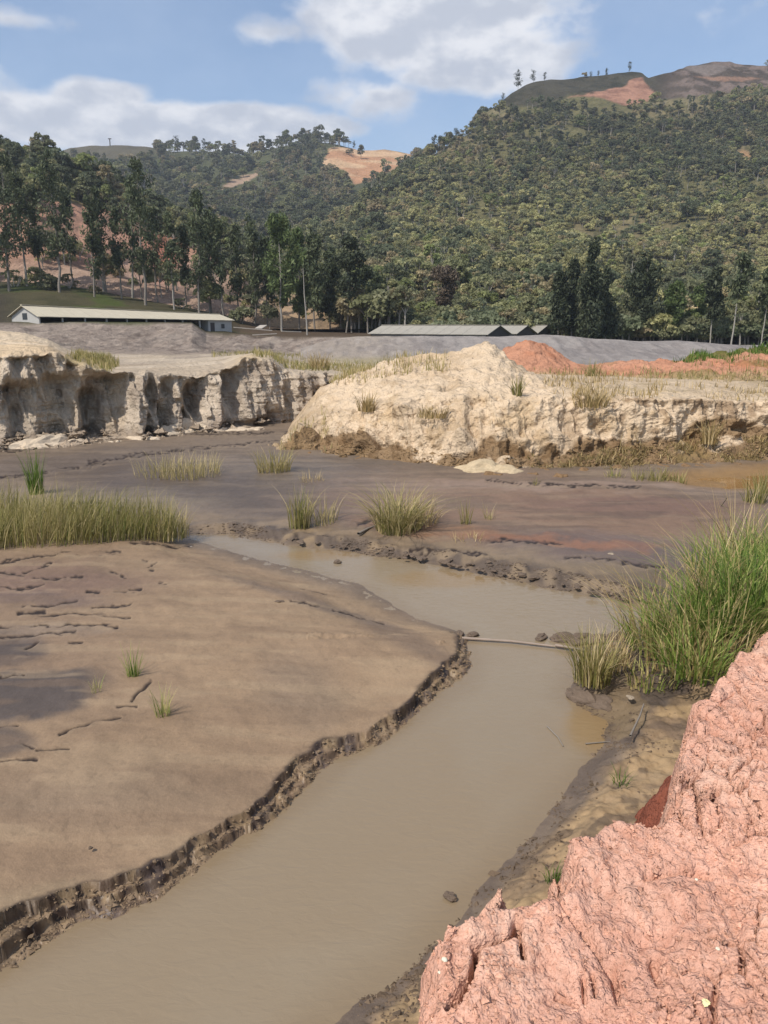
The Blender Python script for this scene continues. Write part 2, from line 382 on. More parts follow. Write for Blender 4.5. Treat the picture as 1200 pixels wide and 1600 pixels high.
# sequence of stains and damp patches, each where it lies on the mud
for (cx, cy, rx, ry, sf, a, colr, st) in [
 (330, 770, 330, 26, .5, .12, (106, 91, 78), .85), (60, 735, 260, 14, .5, -.1, (122, 108, 97), .7), (560, 745, 180, 16, .5, 0, (106, 95, 84), .7),
 (480, 800, 260, 20, .6, .15, (102, 88, 76), .8), (120, 790, 200, 14, .5, 0, (158, 140, 116), .5),
 (860, 810, 330, 55, .5, .05, (142, 114, 94), .85), (900, 770, 300, 10, .6, 0, (160, 138, 122), .6), (1000, 800, 160, 10, .5, 0, (118, 92, 82), .6),
 (980, 870, 220, 20, .5, .12, (110, 94, 88), .8), (700, 838, 110, 9, .6, .1, (150, 112, 84), .8), (880, 857, 160, 6, .6, .06, (152, 108, 82), .8), (1000, 905, 150, 9, .6, .1, (128, 112, 92), .7),
 (560, 846, 260, 12, .5, .13, (148, 126, 98), .85), (800, 884, 240, 13, .5, .2, (142, 122, 98), .8),
 (70, 920, 170, 22, .5, 0, (128, 103, 90), .75), (40, 948, 120, 10, .5, 0, (112, 94, 88), .7), (60, 1000, 120, 10, .5, 0, (132, 118, 106), .5), (50, 1105, 130, 38, .2, -.15, (92, 82, 77), .95), (10, 1030, 70, 26, .3, 0, (90, 80, 76), .9),
 (0, 1180, 64, 28, .3, 0, (100, 88, 80), .85), (640, 1010, 110, 18, .6, .5, (122, 104, 90), .6), (470, 1090, 60, 50, .6, .2, (136, 118, 100), .5), (500, 948, 130, 10, .5, .25, (120, 105, 94), .6),
 (380, 1330, 120, 10, .5, -.3, (172, 148, 118), .5), (110, 1400, 170, 14, .6, -.2, (168, 146, 116), .4), (150, 1270, 200, 40, .7, -.1, (144, 124, 103), .5)]:
    C = mixc(C, blob(cx, cy, rx, ry, sf, a)*st, pc(*colr))
rim = (1-k1)*(PX < 740)*(PY > 850)*(1-sst(s+.12*n2, .0, .45))*(sd > -.05)
C = mixc(C, rim*.65, pc(116, 100, 86))
# ochre bank on the right of the stream
och = [(540, 1640), (640, 1530), (790, 1375), (865, 1285), (945, 1190), (1000, 1120), (1100, 1040), (1300, 1050), (1300, 1700), (640, 1900)]
om = 1-sst(sdp(wx, wy, och)[0], -10, 12)
C = mixc(C, om, pc(174, 146, 110)); C = mixc(C, om*sst(fbm(P, (3, 3, 1), 3, 55), .1, .5)*.5, pc(122, 102, 84)); C = mixc(C, om*sst(fbm(P, (7, 7, 1), 3, 56), .3, .6)*.6, pc(88, 74, 62)); C = mixc(C, om*sst(n3+.4*n2, .1, .6)*.5, pc(140, 116, 88))
C = mixc(C, om*sst(n2, .1, .5)*.6, pc(120, 100, 84))
C = mixc(C, (1-sst(np.abs(s-.1), .02, .25))*(1-k1)*(PX > 440)*(PY > 1000)*(.1+.9*sst(n2+.6*n3, -.3, .4))*.7, pc(104, 90, 80))
dk = 1-sst(sdp(wx, wy, [(895, 1060), (960, 1000), (1060, 980), (1080, 1060), (1000, 1120), (960, 1170), (940, 1130), (900, 1110)])[0], -8, 10)
C = mixc(C, dk*.85, pc(88, 76, 68)); C = mixc(C, dk*sst(n2, .15, .4)*.6, pc(150, 128, 96))
# dark wet mud along the undercut bank, light crust on its blocks
crk = k1*sst(s, -.03, .0)*(1-sst(s, wv+.0, wv+.05))
ris = np.clip(np.exp(-((s-wv-.02)/.035)**2)+np.exp(-((s-rise2-.015)/.028)**2)*sst(vn(P*(2, 2, 1), 28), -.6, 0), 0, 1)*k1*near_b
C = mixc(C, crk*.45, pc(128, 108, 88)); C = mixc(C, crk*(1-sst(edge, .03, .12))*.8, pc(62, 50, 44)); C = mixc(C, ris*.9*sst(vn(P*(1.6, 1.6, 1), 29), -.7, .1), pc(66, 53, 45))
C = mixc(C, crk*sst(edge, .1, .3)*(r1 > .35)*.75, pc(164, 140, 108))
C = mixc(C, crk*sst(vn(P*6, 31), .1, .5)*.7, pc(92, 80, 76))
C = mixc(C, lump*.85*sst(vn(P*(5, 4, 1), 33), -.5, .3), pc(92, 80, 72))
str_ = fbm(P, (.8, 4.5, 1), 4, 57); C = mixc(C, tm*sst(str_, .15, .6)*.35, pc(176, 152, 122)); C = mixc(C, tm*sst(-str_, .2, .6)*.35, pc(136, 112, 90))
C = mixc(C, (1-tm)*(sd > .3)*sst(fbm(P, (.5, 3, 1), 4, 58), .1, .5)*.3, pc(150, 130, 108)); C = mixc(C, (1-tm)*(sd > .3)*sst(fbm(P, (.6, 3.4, 1), 4, 59), .15, .5)*.35, pc(92, 80, 70))
# drying cracks / little ledges
led = [[(0,890),(50,882),(100,875),(135,877),(197,870)],[(38,907),(60,900),(82,892)],[(225,883),(245,882),(228,902),(240,903)],[(250,922),(265,924)],[(137,937),(190,935),(222,932)],
 [(37,960),(75,960),(122,951)],[(145,961),(180,960),(220,957)],[(30,972),(72,968)],[(0,992),(108,991),(185,994)],[(110,1020),(130,1017)],[(-60,1042),(0,1040),(60,1039)],[(40,1030),(62,1017)],
 [(207,1110),(222,1095),(237,1082)],[(185,1122),(215,1121)],[(0,905),(60,918),(130,912)],[(-40,925),(30,932),(70,928)],[(60,975),(130,970),(205,978)],[(0,1010),(50,1006),(120,1002)],[(150,900),(185,906),(200,918)],[(0,1075),(40,1070)],[(60,1192),(110,1186)],[(0,1210),(60,1204)],[(95,1165),(120,1154),(155,1145),(190,1140)],[(-40,1158),(0,1155),(30,1152)],[(-20,1185),(20,1175),(55,1186)],[(200,856),(290,850),(300,846)],
 [(-200,730),(0,712),(50,707),(120,700),(200,690),(280,685),(350,682),(450,682)],[(140,730),(175,725),(225,717),(270,710),(320,705),(380,700),(435,695)],[(-150,775),(0,755),(80,742),(165,732)],
 [(0,704),(150,690),(230,684)],[(760,852),(820,856),(880,860)],[(880,875),(960,885),(1040,893)],[(640,858),(700,862),(760,870)],[(560,826),(590,818)],[(300,826),(400,840),(455,848)],[(60,800),(160,796)],[(760,760),(880,768),(1000,772)],[(470,915),(510,922)],[(455,945),(520,952),(600,965)]]
zl = np.zeros_like(z)
jit = 3.4*vn(P*5, 41)+2.2*vn(P*15, 42)
for L in led:
    xs = [p_[0] for p_ in L]; ys = [p_[1] for p_ in L]
    m = (PX > min(xs)-20) & (PX < max(xs)+20) & (PY > min(ys)-14) & (PY < max(ys)+14)
    if not m.any(): continue
    d_, _ = seg_d(PX[m], PY[m]+jit[m], L)
    wpx = 1.5+.9*vn(P[m]*8, 44) if min(ys) > 860 else 1.7
    gate = sst(vn(P[m]*(5, 5, 1), 43), -.55, -.1)
    q = np.exp(-(d_/wpx)**2)*gate
    C[m] = mixc(C[m], q*1.3, pc(58, 46, 40)); zl[m] -= q*.022
    hl = np.exp(-((seg_d(PX[m], PY[m]+jit[m]-3.5, L)[0])/1.8)**2)*gate
    C[m] = mixc(C[m], hl*.25, pc(172, 150, 122))  # highlight along one lip of each crack, painted into the mud colour
z += zl
# orange puddle hollow on the right
pud = [(1040, 752), (1100, 742), (1200, 736), (1500, 730), (1500, 775), (1250, 772), (1140, 766), (1070, 760)]
pm, _ = sdp(PX+6*n2, PY+1.5*n2, pud)
z = np.where(pm < 6, z-.16*(1-sst(pm, -5, 6)), z)
C = mixc(C, 1-sst(pm, -2, 14), pc(150, 118, 78))
# far away and out of sight the ground is plain soil
z = np.where(Dg > 40, z*.5 + .2, z)
C = mixc(C, sst(Dg, 60, 110), pc(96, 96, 66))
speck = sst(fbm(P, (16, 16, 9), 2, 51), .85, 1.0)
C = mixc(C, speck*.15*(sd > .3), pc(80, 68, 58))
P[..., 2] = z
rough = np.clip(.66 - .28*np.clip(blob(330, 780, 420, 60)+blob(1000, 870, 220, 24), 0, 1) - .30*crk - .2*(1-sst(s, 0, .15)), .42, 1)
GR = dict(P=P.copy(), PX=PX, PY=PY, s=s, sd=sd, k1=k1, k2=k2, wv=wv, om=om)
sheet('ground', P, C, M_mud, 'brown mud flats cut by the stream', None, rough=rough)

# ---- water
def watermat(name, rough=.035, dist=.007):
    m = bpy.data.materials.new(name); m.use_nodes = True; n = NT(m.node_tree)
    at = n.n('ShaderNodeAttribute', attribute_name='Col'); v = n.n('ShaderNodeTexCoord').outputs['Object']
    mp = n.n('ShaderNodeMapping', ins={'Vector': v, 'Rotation': (0, 0, R(-25)), 'Scale': (1.0, 2.2, 1.0)})
    a = n.n('ShaderNodeTexNoise', ins={'Vector': mp.outputs[0], 'Scale': 6.5, 'Detail': 5.0, 'Roughness': .55, 'Distortion': .6}).outputs[0]
    b = n.n('ShaderNodeTexNoise', ins={'Vector': v, 'Scale': 1.1, 'Detail': 3.0}).outputs[0]
    h = n.m('MULTIPLY', a, n.m('ADD', .35, b))
    bm = n.n('ShaderNodeBump', ins={'Height': h, 'Strength': 1.0, 'Distance': dist})
    p = n.n('ShaderNodeBsdfPrincipled', ins={'Base Color': at.outputs['Color'], 'Roughness': rough, 'IOR': 1.33, 'Normal': bm.outputs[0]})
    o = n.n('ShaderNodeOutputMaterial'); n.l(p.outputs[0], o.inputs[0]); return m
dd = np.geomspace(2.0, 18.5, 260); uu = np.linspace(-.62, .62, 260)
Dw, Uw = np.meshgrid(dd, uu, indexing='ij'); Pw = np.stack([Uw*(Dw+.6), Dw, np.zeros_like(Dw)], -1)
sw, parw = sdp(Pw[..., 0], Pw[..., 1], chp); nw = fbm(Pw, .9, 4, 61)
Cw = np.zeros(Pw.shape)+pc(156, 138, 113)
Cw = mixc(Cw, sst(nw, 0, .8)*.35, pc(160, 146, 124)); 
Cw = mixc(Cw, (1-sst(-sw, .0, .30+.15*nw))*.4, pc(140, 118, 90))
pxw, pyw = pix(Pw)
for (cx, cy, rx, ry) in [(925, 1140, 45, 38), (690, 905, 90, 14), (500, 868, 60, 8)]:
    Cw = mixc(Cw, (1-sst(np.hypot((pxw+12*nw-cx)/rx, (pyw-cy)/ry), .6, 1.3))*.45, pc(158, 124, 74))
me_w = sheet('stream_water', Pw, Cw, watermat('muddy_water'), 'turbid brown water filling the stream channel', None)
me_w['label'] = 'turbid brown water filling the stream channel'
pp = atZ(np.array([1030, 1520, 1520, 1040]), np.array([775, 790, 726, 735]), .075)
xx = np.linspace(0, 1, 30)
Pq = (1-xx[:, None, None])*((1-xx[None, :, None])*pp[0]+xx[None, :, None]*pp[1]) + xx[:, None, None]*((1-xx[None, :, None])*pp[3]+xx[None, :, None]*pp[2])
sheet('puddle_water', Pq, np.zeros(Pq.shape)+pc(158, 120, 74), watermat('puddle', .06, .002), 'shallow orange puddle at the foot of the sand bank', None)

# ================================================================== LEFT CLIFF, plateau and embankment
st = [
 (-420, [(725,22.5),(560,23.1),(515,27),(520,50),(495,80),(490,105),(436,150),('z',6,170)]),
 (-150, [(712,22.9),(556,23.5),(516,28),(525,52),(500,85),(496,108),(438,150),('z',7,170)]),
 (0,   [(706,23.2),(554,24.0),(518,30),(537,55),(504,88),(499,110),(440,150),('z',8,175)]),
 (40,  [(703,23.6),(548,24.4),(521,30),(539,57),(504,90),(499,111),(441,150),('z',8,175)]),
 (75,  [(700,24.0),(546,24.9),(530,30),(541,58),(503,91),(499,112),(443,150),('z',8,175)]),
 (100, [(697,24.2),(555,25.2),(545,30),(544,60),(503,92),(499,113),(446,150),('z',8,175)]),
 (140, [(693,24.7),(573,25.6),(566,31),(547,61),(503,94),(499,115),(452,150),('z',8,175)]),
 (180, [(690,25.2),(584,26.1),(577,32),(550,62),(504,97),(499,117),(460,150),('z',8,175)]),
 (275, [(682,26.6),(586,27.6),(572,34),(552,64),(505,103),(500,122),(478,150),('z',7,175)]),
 (300, [(680,27),(584,28),(569,34.5),(552,65),(505,104),(502,123),(482,150),('z',7,175)]),
 (322, [(678,27.4),(581,28.4),(566,35),(551,65),(521,108),(510,125),(487,150),('z',6,175)]),
 (350, [(675,27.8),(577,28.8),(562,36),(551,66),(523,110),(508,126),(492,150),('z',6,175)]),
 (375, [(672,28.3),(562,29.4),(556,35),(552,67),(522,112),(520,128),(500,150),('z',5,175)]),
 (395, [(670,28.8),(556,29.9),(553,34),(553,68),(524,113),(520,128),(505,150),('z',5,175)]),
 (425, [(667,29.4),(562,30.5),(558,36),(553,68),(525,115),(522,128),(510,150),('z',4,175)]),
 (450, [(664,29.9),(580,31.1),(572,40),(553,68),(526,115),(523,128),(513,150),('z',4,175)]),
 (500, [(660,30.6),(584,31.9),(574,42),(553,70),(526,115),(524,128),(515,150),('z',4,175)]),
 (560, [(655,31.6),(588,33.0),(577,44),(553,70),(526,115),(524,128),(517,150),('z',3,175)]),
 (700, [(652,32.6),(590,34.0),(578,46),(555,70),(527,115),(524,128),(518,150),('z',3,175)])]
pxs = np.concatenate([np.linspace(-420, -20, 130, endpoint=False), np.arange(-20, 560, 1.3), np.linspace(560, 700, 60)])
P, PX, PY, T = stations(st, pxs, (110, 60, 70, 60, 12, 20, 6))
face = sst(T, -.0, .05)*(1-sst(T, .93, 1.02)); top = sst(T, .9, 1.05)
# buttresses and alcoves: depth offsets along the face
q = P.copy(); q[..., 2] *= .22
but = fbm(q, (.75, .75, .5), 3, 71); flute = ridged(q, (2.1, 2.1, .5), 3, 72); lum = fbm(P, 2.4, 4, 73)
alc = np.zeros_like(PX)                     # hollows: px centre, half width, depth, top py
for (cx, hw, dp, tp) in [(20, 34, 1.0, 600), (95, 30, .8, 590), (172, 34, 1.4, 585), (150, 22, .8, 612), (238, 9, .7, 600), (262, 12, .9, 590), (305, 13, .8, 600), (362, 16, .9, 575), (440, 20, .5, 640), (-60, 30, 1, 600)]:
    alc += dp*np.exp(-((PX-cx)/hw)**4)*sst(PY, tp-12, tp+14)
off = face*(-.50*but - .42*flute - .10*lum - .05*fbm(P, 6, 3, 74) - .07*ridged(P*[.3, .3, 1], (1, 1, 4.5), 2, 75) + alc*.9)
undercut = .45*np.exp(-((T-.06)/.06)**2)*face*sst(vn(P*(.6, .6, 0), 75), -.2, .3)
off += undercut
ndir = np.array([.55, -.83, 0])            # outward over the river bed
P = P - off[..., None]*ndir
edgej = np.exp(-((T-1)/.08)**2)
P[..., 2] += edgej*(.10*lum+.12*but) + top*(T < 2.2)*(.05*fbm(P, .9, 4, 77)) + sst(T, 2.9, 3.1)*(1-sst(T, 4, 4.2))*.5*(ridged(P, (.22, .08, .2), 4, 78)-1.0)*sst(T, 3, 3.3) 
P[..., 2] += sst(T, 1.8, 2.3)*(1-sst(T, 2.8, 3.0))*.12*fbm(P, .25, 4, 79)
C = np.zeros(P.shape)+pc(216, 198, 176)
nn = fbm(P, (1.3, 1.3, .5), 4, 80); nb = fbm(P, .3, 4, 81)
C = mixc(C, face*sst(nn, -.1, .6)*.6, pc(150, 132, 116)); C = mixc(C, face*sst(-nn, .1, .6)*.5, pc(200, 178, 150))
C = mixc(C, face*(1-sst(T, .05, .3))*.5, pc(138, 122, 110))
C = mixc(C, top, pc(205, 186, 162)); C = mixc(C, top*sst(nb, 0, .6)*.5, pc(185, 166, 142))
dome = top*(1-sst(T, 2.0, 2.5))*(1-sst(PX, 90, 220)); C = mixc(C, dome, pc(222, 196, 162))
C = mixc(C, top*np.exp(-(((PX-395+12*nn)/30)**2+((PY-556)/14)**2))*.8, pc(214, 190, 152))
P[..., 2] += sst(T, 2.9, 3.1)*(1-sst(T, 3.8, 4.0))*.35*(ridged(P, (.5, .1, .05), 3, 87)-.6)
emb = sst(T, 2.75, 3.0+.1); C = mixc(C, emb, pc(166, 150, 136)); C = mixc(C, emb*sst(ridged(P, (.5, .1, .05), 3, 82), .3, .8)*.6, pc(124, 108, 96)); C = mixc(C, emb*(T < 4)*sst(fbm(P, (.25, .1, 1.2), 3, 85), .1, .5)*.5, pc(186, 170, 154)); C = mixc(C, top*(T < 2.9)*sst(fbm(P, (.15, .5, .5), 3, 86), .15, .5)*.5, pc(226, 208, 184))
C = mixc(C, sst(T, 2.1, 2.5)*(1-emb)*.6*sst(nb, -.2, .4), pc(172, 158, 144))
C = mixc(C, emb*sst(fbm(P, (.9, .9, .25), 4, 88), .0, .5)*.55, pc(124, 110, 100)); C = mixc(C, emb*sst(-fbm(P, (1.6, 1.6, .3), 3, 89), .1, .6)*.5, pc(192, 176, 160)); gr = sst(T, 4.0, 4.25); C = mixc(C, gr, pc(92, 86, 62)); C = mixc(C, gr*sst(fbm(P, .3, 3, 84), 0, .5)*.5, pc(66, 66, 44)); C = mixc(C, gr*sst(fbm(P, .09, 4, 83)+.5*np.exp(-((PX-150)/70)**2), .25, .6)*.8, pc(86, 98, 48))
C = mixc(C, gr*sst(PX, 330, 400)*.8, pc(104, 86, 72)); C = mixc(C, gr*(1-sst(PX, -20, 45))*.7, pc(70, 62, 58))
C = mixc(C, (np.exp(-(((PX-130)/48)**2+((PY-568)/16)**2)) > .35)*top*.6, pc(168, 150, 96))
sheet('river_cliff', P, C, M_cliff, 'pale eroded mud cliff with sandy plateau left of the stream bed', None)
CL = (P, PX, PY, T)

# ================================================================== CREAM SAND MOUND and bank on the right
st = [
 (400, [('z',-.3,22.5),('z',-.2,23.2),('z',-.2,24.2),('z',-.25,25.5),('z',-.3,27),('z',-.4,29)]),
 (440, [('z',-.1,22.4),('z',.12,23.0),(702,24),(694,25.5),('z',.0,27.5),('z',-.3,30)]),
 (500, [(716,22.4),(694,23.3),(652,25),(614,27.5),('z',1.5,30),('z',1.6,38)]),
 (560, [(724,21.7),(698,22.5),(636,24.2),(582,28),('z',2.0,31),('z',1.7,38)]),
 (600, [(731,21.2),(699,22.0),(629,23.6),(566,28),('z',2.2,31),('z',1.7,38)]),
 (640, [(739,20.6),(702,21.5),(624,23),(560,28),('z',2.2,31),('z',1.7,38)]),
 (700, [(747,20),(707,21),(621,22.6),(553,27.5),('z',2.2,31),('z',1.8,38)]),
 (735, [(750,19.8),(707,20.8),(620,22.4),(545,27.2),('z',2.3,31),('z',1.8,38)]),
 (760, [(751,19.7),(708,20.7),(620,22.3),(538,27),('z',2.3,31),('z',1.8,38)]),
 (785, [(752,19.6),(708,20.6),(620,22.2),(552,26.6),('z',2.2,31),('z',1.8,38)]),
 (820, [(753,19.6),(711,20.6),(621,22.1),(580,25.8),('z',2.0,31),('z',1.8,38)]),
 (870, [(752,19.7),(712,20.8),(621,22.1),(600,25),('z',1.9,31),('z',1.8,38)]),
 (950, [(748,19.9),(702,21.2),(622,22.2),(609,24.5),('z',1.85,31),('z',1.8,38)]),
 (1050, [(742,20.3),(692,21.8),(622,22.6),(612,25),('z',1.8,31),('z',1.8,38)]),
 (1120, [(734,20.8),(688,22.2),(625,22.9),(614,25.5),('z',1.8,31),('z',1.8,38)]),
 (1200, [(726,21.4),(684,22.6),(630,23.2),(617,26),('z',1.75,31),('z',1.8,38)]),
 (1650, [(720,22),(684,23),(634,23.6),(622,27),('z',1.7,31),('z',1.8,38)])]
pxs = np.concatenate([np.arange(400, 1230, 1.35), np.linspace(1230, 1650, 120)])
P, PX, PY, T = stations(st, pxs, (60, 110, 90, 14, 10))
rt = sst(PX, 840, 940)
nrm = gnorm(P); nrm *= np.sign(nrm[..., 2:3]+1e-6)
w1, w2 = worley(P, (1.1, 1.1, 1.5), 91); e_ = np.clip(w2-w1, 0, .6)
fc = sst(T, 0.9, 1.1)*(1-sst(T, 1.9, 2.05)); tq = 1.0+.55*fbm(P, .55, 3, 95)+.15*rt; toe = 1-sst(T, tq, tq+.16)
up = sst(T, 1.95, 2.1)
ln = fbm(P, 1.5, 5, 92); gul = ridged(P, (1.5, .5, .35), 3, 93)
strat = ridged(P*[.25, .25, 1], (1, 1, 3.2), 3, 94)
dsp = fc*(.30*gul+.20*ln+.12*(e_-.3)+.06*fbm(P, 5, 3, 98)+.10*strat) + toe*(.17*ln+.12*(e_-.3)+.10*fbm(P, 3.5, 3, 99)) + up*(1-sst(T, 3.3, 4))*(.07*ln+.10*gul*(1-rt)+.05*fbm(P, 4, 3, 96))
P = P + nrm*dsp[..., None]
P[..., 2] -= fc*.25*sst(fbm(P, (.5, .5, .2), 3, 97), .2, .6)*sst(T, 1.3, 1.8)*rt
C = np.zeros(P.shape)+pc(228, 203, 172)
n5 = fbm(P, .8, 4, 101); n6 = fbm(P, 3.0, 3, 102)
C = mixc(C, sst(n5, 0, .7)*.55, pc(196, 168, 132)); C = mixc(C, sst(n6, .2, .7)*.35, pc(186, 160, 128))
C = mixc(C, fc*sst(n5+.5*n6, -.1, .5)*.55, pc(220, 190, 150))
C = mixc(C, fc*rt*sst(n6-n5, .1, .7)*.75, pc(150, 124, 98))
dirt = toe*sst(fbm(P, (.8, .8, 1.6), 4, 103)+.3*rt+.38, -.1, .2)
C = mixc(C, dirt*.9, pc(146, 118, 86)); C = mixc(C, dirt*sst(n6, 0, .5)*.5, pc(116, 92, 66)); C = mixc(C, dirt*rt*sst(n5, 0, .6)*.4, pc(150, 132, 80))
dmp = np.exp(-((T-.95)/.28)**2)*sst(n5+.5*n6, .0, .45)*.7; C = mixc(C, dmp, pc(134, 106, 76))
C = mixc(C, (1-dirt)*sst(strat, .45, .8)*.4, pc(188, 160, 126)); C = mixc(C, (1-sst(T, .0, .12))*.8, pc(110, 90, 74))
C = mixc(C, (1-sst(PX, 440, 520))*sst(-n5+.3, .0, .5)*.6, pc(146, 120, 84))
C = mixc(C, up*rt*.5, pc(206, 184, 154)); C = mixc(C, up*rt*sst(n5, .2, .5)*.5, pc(170, 150, 112))
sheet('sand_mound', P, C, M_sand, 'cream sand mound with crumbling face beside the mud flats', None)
MD = (P, PX, PY, T)

# ================================================================== ORANGE SPOIL BANK
st = [
 (740, [('z',1.5,33.5),('z',1.7,36),('z',1.6,38),('z',1.0,44)]),
 (775, [('z',1.75,33.5),(574,36),('z',2.2,38),('z',1.2,44)]),
 (792, [('z',1.75,33),(551,36.5),('z',2.9,38.5),('z',1.2,46)]),
 (808, [('z',1.75,33),(538,37),('z',3.0,39),('z',1.2,46)]),
 (828, [('z',1.75,33),(533,37),('z',3.1,39),('z',1.2,46)]),
 (850, [('z',1.75,33),(538,37.5),('z',3.0,39),('z',1.2,46)]),
 (880, [('z',1.75,33),(558,37.5),('z',2.3,39),('z',1.2,46)]),
 (915, [('z',1.75,33),(574,37.5),('z',1.9,39),('z',1.2,46)]),
 (950, [('z',1.75,32.5),(573,37),('z',1.9,39),('z',1.2,46)]),
 (1000, [('z',1.75,32),(568,37),('z',2.0,39),('z',1.2,46)]),
 (1050, [('z',1.75,31.5),(572,37),('z',2.0,39),('z',1.2,46)]),
 (1090, [('z',1.75,31),(560,37),('z',2.3,39),('z',1.4,46)]),
 (1200, [('z',1.75,31),(549,38),('z',2.6,42),('z',1.4,50)]),
 (1650, [('z',1.75,31),(540,38),('z',2.6,42),('z',1.4,50)])]
pxs = np.concatenate([np.arange(740, 1230, 1.6), np.linspace(1230, 1650, 80)])
P, PX, PY, T = stations(st, pxs, (90, 20, 20))
ln = fbm(P, 1.2, 4, 111); gul = ridged(P, (1.2, .35, .3), 3, 112)
P[..., 2] += (.12*ln+.22*gul*sst(PX, 900, 950))*sst(T, .05, .3)+.05*fbm(P, 4, 3, 113)
C = np.zeros(P.shape)+pc(206, 150, 120); n5 = fbm(P, .6, 4, 114)
C = mixc(C, sst(n5, 0, .6)*.6, pc(200, 128, 92)); C = mixc(C, sst(-n5, .1, .6)*.5*sst(PX, 880, 930), pc(214, 160, 130))
C = mixc(C, sst(fbm(P, .4, 3, 115)+.2*sst(PX, 1050, 1150), .15, .45)*.75*sst(PX, 930, 980), pc(150, 126, 80))
C = mixc(C, (1-sst(T, .05, .3+.1*ln))*.8, pc(186, 166, 128))
C = mixc(C, sst(T, .85, .95)*sst(PX, 1040, 1080)*.8, pc(104, 112, 56))
sheet('orange_spoil_bank', P, C, M_sand, 'bank of orange spoil soil behind the sand mound', None)
OR = (P, PX, PY, T)

# ================================================================== GREY GRAVEL BERM
st = [(x_, [('z', .9, 43), ('z', f_, 55), (y_, 62), ('z', b_, 66), ('z', .4, 74)]) for x_, y_, f_, b_ in
      [(470,545,1.2,1.5),(520,530,1.4,2.4),(560,526,1.5,2.6),(600,525,1.5,2.7),(700,526,1.5,2.7),(800,527,1.5,2.7),(850,523,1.5,2.8),(880,526,1.5,2.8),(930,530,1.5,2.5),(1000,532,1.5,2.4),(1060,531,1.5,2.4),(1110,536,1.5,2.2),(1200,539,1.5,2.1),(1700,548,1.5,1.7)]]
pxs = np.arange(470, 1700, 2.5); P, PX, PY, T = stations(st, pxs, (16, 60, 10, 14)); T = T-1
P[..., 2] += (.12*fbm(P, .25, 4, 121)+.16*ridged(P, (.5, .12, .2), 3, 122)*sst(T, 0, .3)*(1-sst(T, .8, 1.0)))
C = np.zeros(P.shape)+pc(160, 152, 146); C = mixc(C, sst(fbm(P, .3, 4, 123), 0, .6)*.5, pc(140, 132, 128)); C = mixc(C, (1-sst(PX, 560, 700))*.6, pc(164, 150, 134)); C = mixc(C, sst(fbm(P, (1.2, .5, .5), 4, 124), .0, .5)*.45, pc(128, 120, 116)); C = mixc(C, sst(-fbm(P, (2.5, 1, .6), 3, 125), .1, .5)*.35, pc(178, 168, 160))
C = mixc(C, (1-sst(T, .0, .25))*(1-sst(PX, 700, 800))*.6, pc(172, 158, 120))
sheet('gravel_berm', P, C, M_gravel, 'long grey gravel berm in front of the sheds and trees', None)

# ================================================================== HILLS
def hill(name, st, pxs, counts, paint, label, amp=(6, .012), seed=131):
    P, PX, PY, T = stations(st, pxs, counts)
    P = P.copy(); P[..., 2] += amp[0]*fbm(P, amp[1], 4, seed)*sst(T, .1, 1.0)*(1-sst(T, len(st[0][1])-2.6, len(st[0][1])-2.05))
    C = paint(P, PX, PY, T)
    o = sheet(name, P, C, M_far, label, None)
    return P, PX, PY, T
FG = pc(88, 92, 58)
def pr(P, PX, PY, T):
    n_ = fbm(P, .02, 4, 132); n2_ = fbm(P, .07, 4, 133)
    C = np.zeros(P.shape)+pc(118, 112, 78); C = mixc(C, sst(n_, 0, .5)*.6, pc(144, 130, 100)); C = mixc(C, sst(fbm(P, .5, 3, 135), 0, .4)*.6, pc(76, 78, 48))
    wxx = PX+10*n_+5*n2_; wyy = PY+4*n_+3*n2_
    topb = 1-sst(sdp(wxx, wyy, [(740, 178), (830, 168), (905, 152), (1020, 160), (1110, 148), (1250, 128), (1700, 110), (1700, -50), (740, -50)])[0], -4, 4)
    C = mixc(C, topb, pc(80, 76, 62)); C = mixc(C, topb*sst(fbm(P, .12, 4, 136), -.1, .4)*.8, pc(56, 56, 42)); C = mixc(C, topb*sst(PX, 1010, 1050)*.6, pc(98, 84, 76))
    C = mixc(C, topb*sst(PX, 1030, 1080)*sst(fbm(P, (.12, .12, .03), 4, 134), .0, .35)*.75, pc(142, 124, 114))
    cut = 1-sst(sdp(wxx, wyy, [(885, 158), (930, 148), (985, 126), (1003, 126), (1012, 140), (1028, 150), (1020, 160), (975, 164), (950, 160), (920, 154)])[0], -1.5, 1.5)
    C = mixc(C, cut, pc(176, 132, 110)); C = mixc(C, cut*sst(fbm(P, (.12, .12, .3), 3, 8), -.1, .4)*.7, pc(132, 96, 80))
    for (cx, cy, rx, ry, cc) in [(1140, 125, 55, 3, (150, 118, 98)), (1165, 240, 10, 14, (176, 140, 104)), (1120, 228, 8, 12, (160, 150, 130)), (1100, 108, 30, 10, (132, 120, 112))]:
        C = mixc(C, (1-sst(np.hypot((wxx-cx)/rx, (wyy-cy)/ry), .8, 1.2))*.9, pc(*cc))
    return C
crest = [(380, 420), (450, 372), (520, 325), (560, 300), (600, 276), (640, 246), (670, 226), (700, 208), (740, 192), (760, 176), (800, 152), (830, 136), (860, 126), (905, 119), (960, 117), (990, 113), (1003, 118), (1012, 128), (1040, 122), (1080, 103), (1110, 96), (1140, 93), (1165, 99), (1200, 103), (1400, 90), (1900, 80)]
st = []
crest = [(x_, y_+(26 if x_ <= 600 else (18 if x_ <= 740 else (6 if x_ < 800 else 0)))) for x_, y_ in crest]
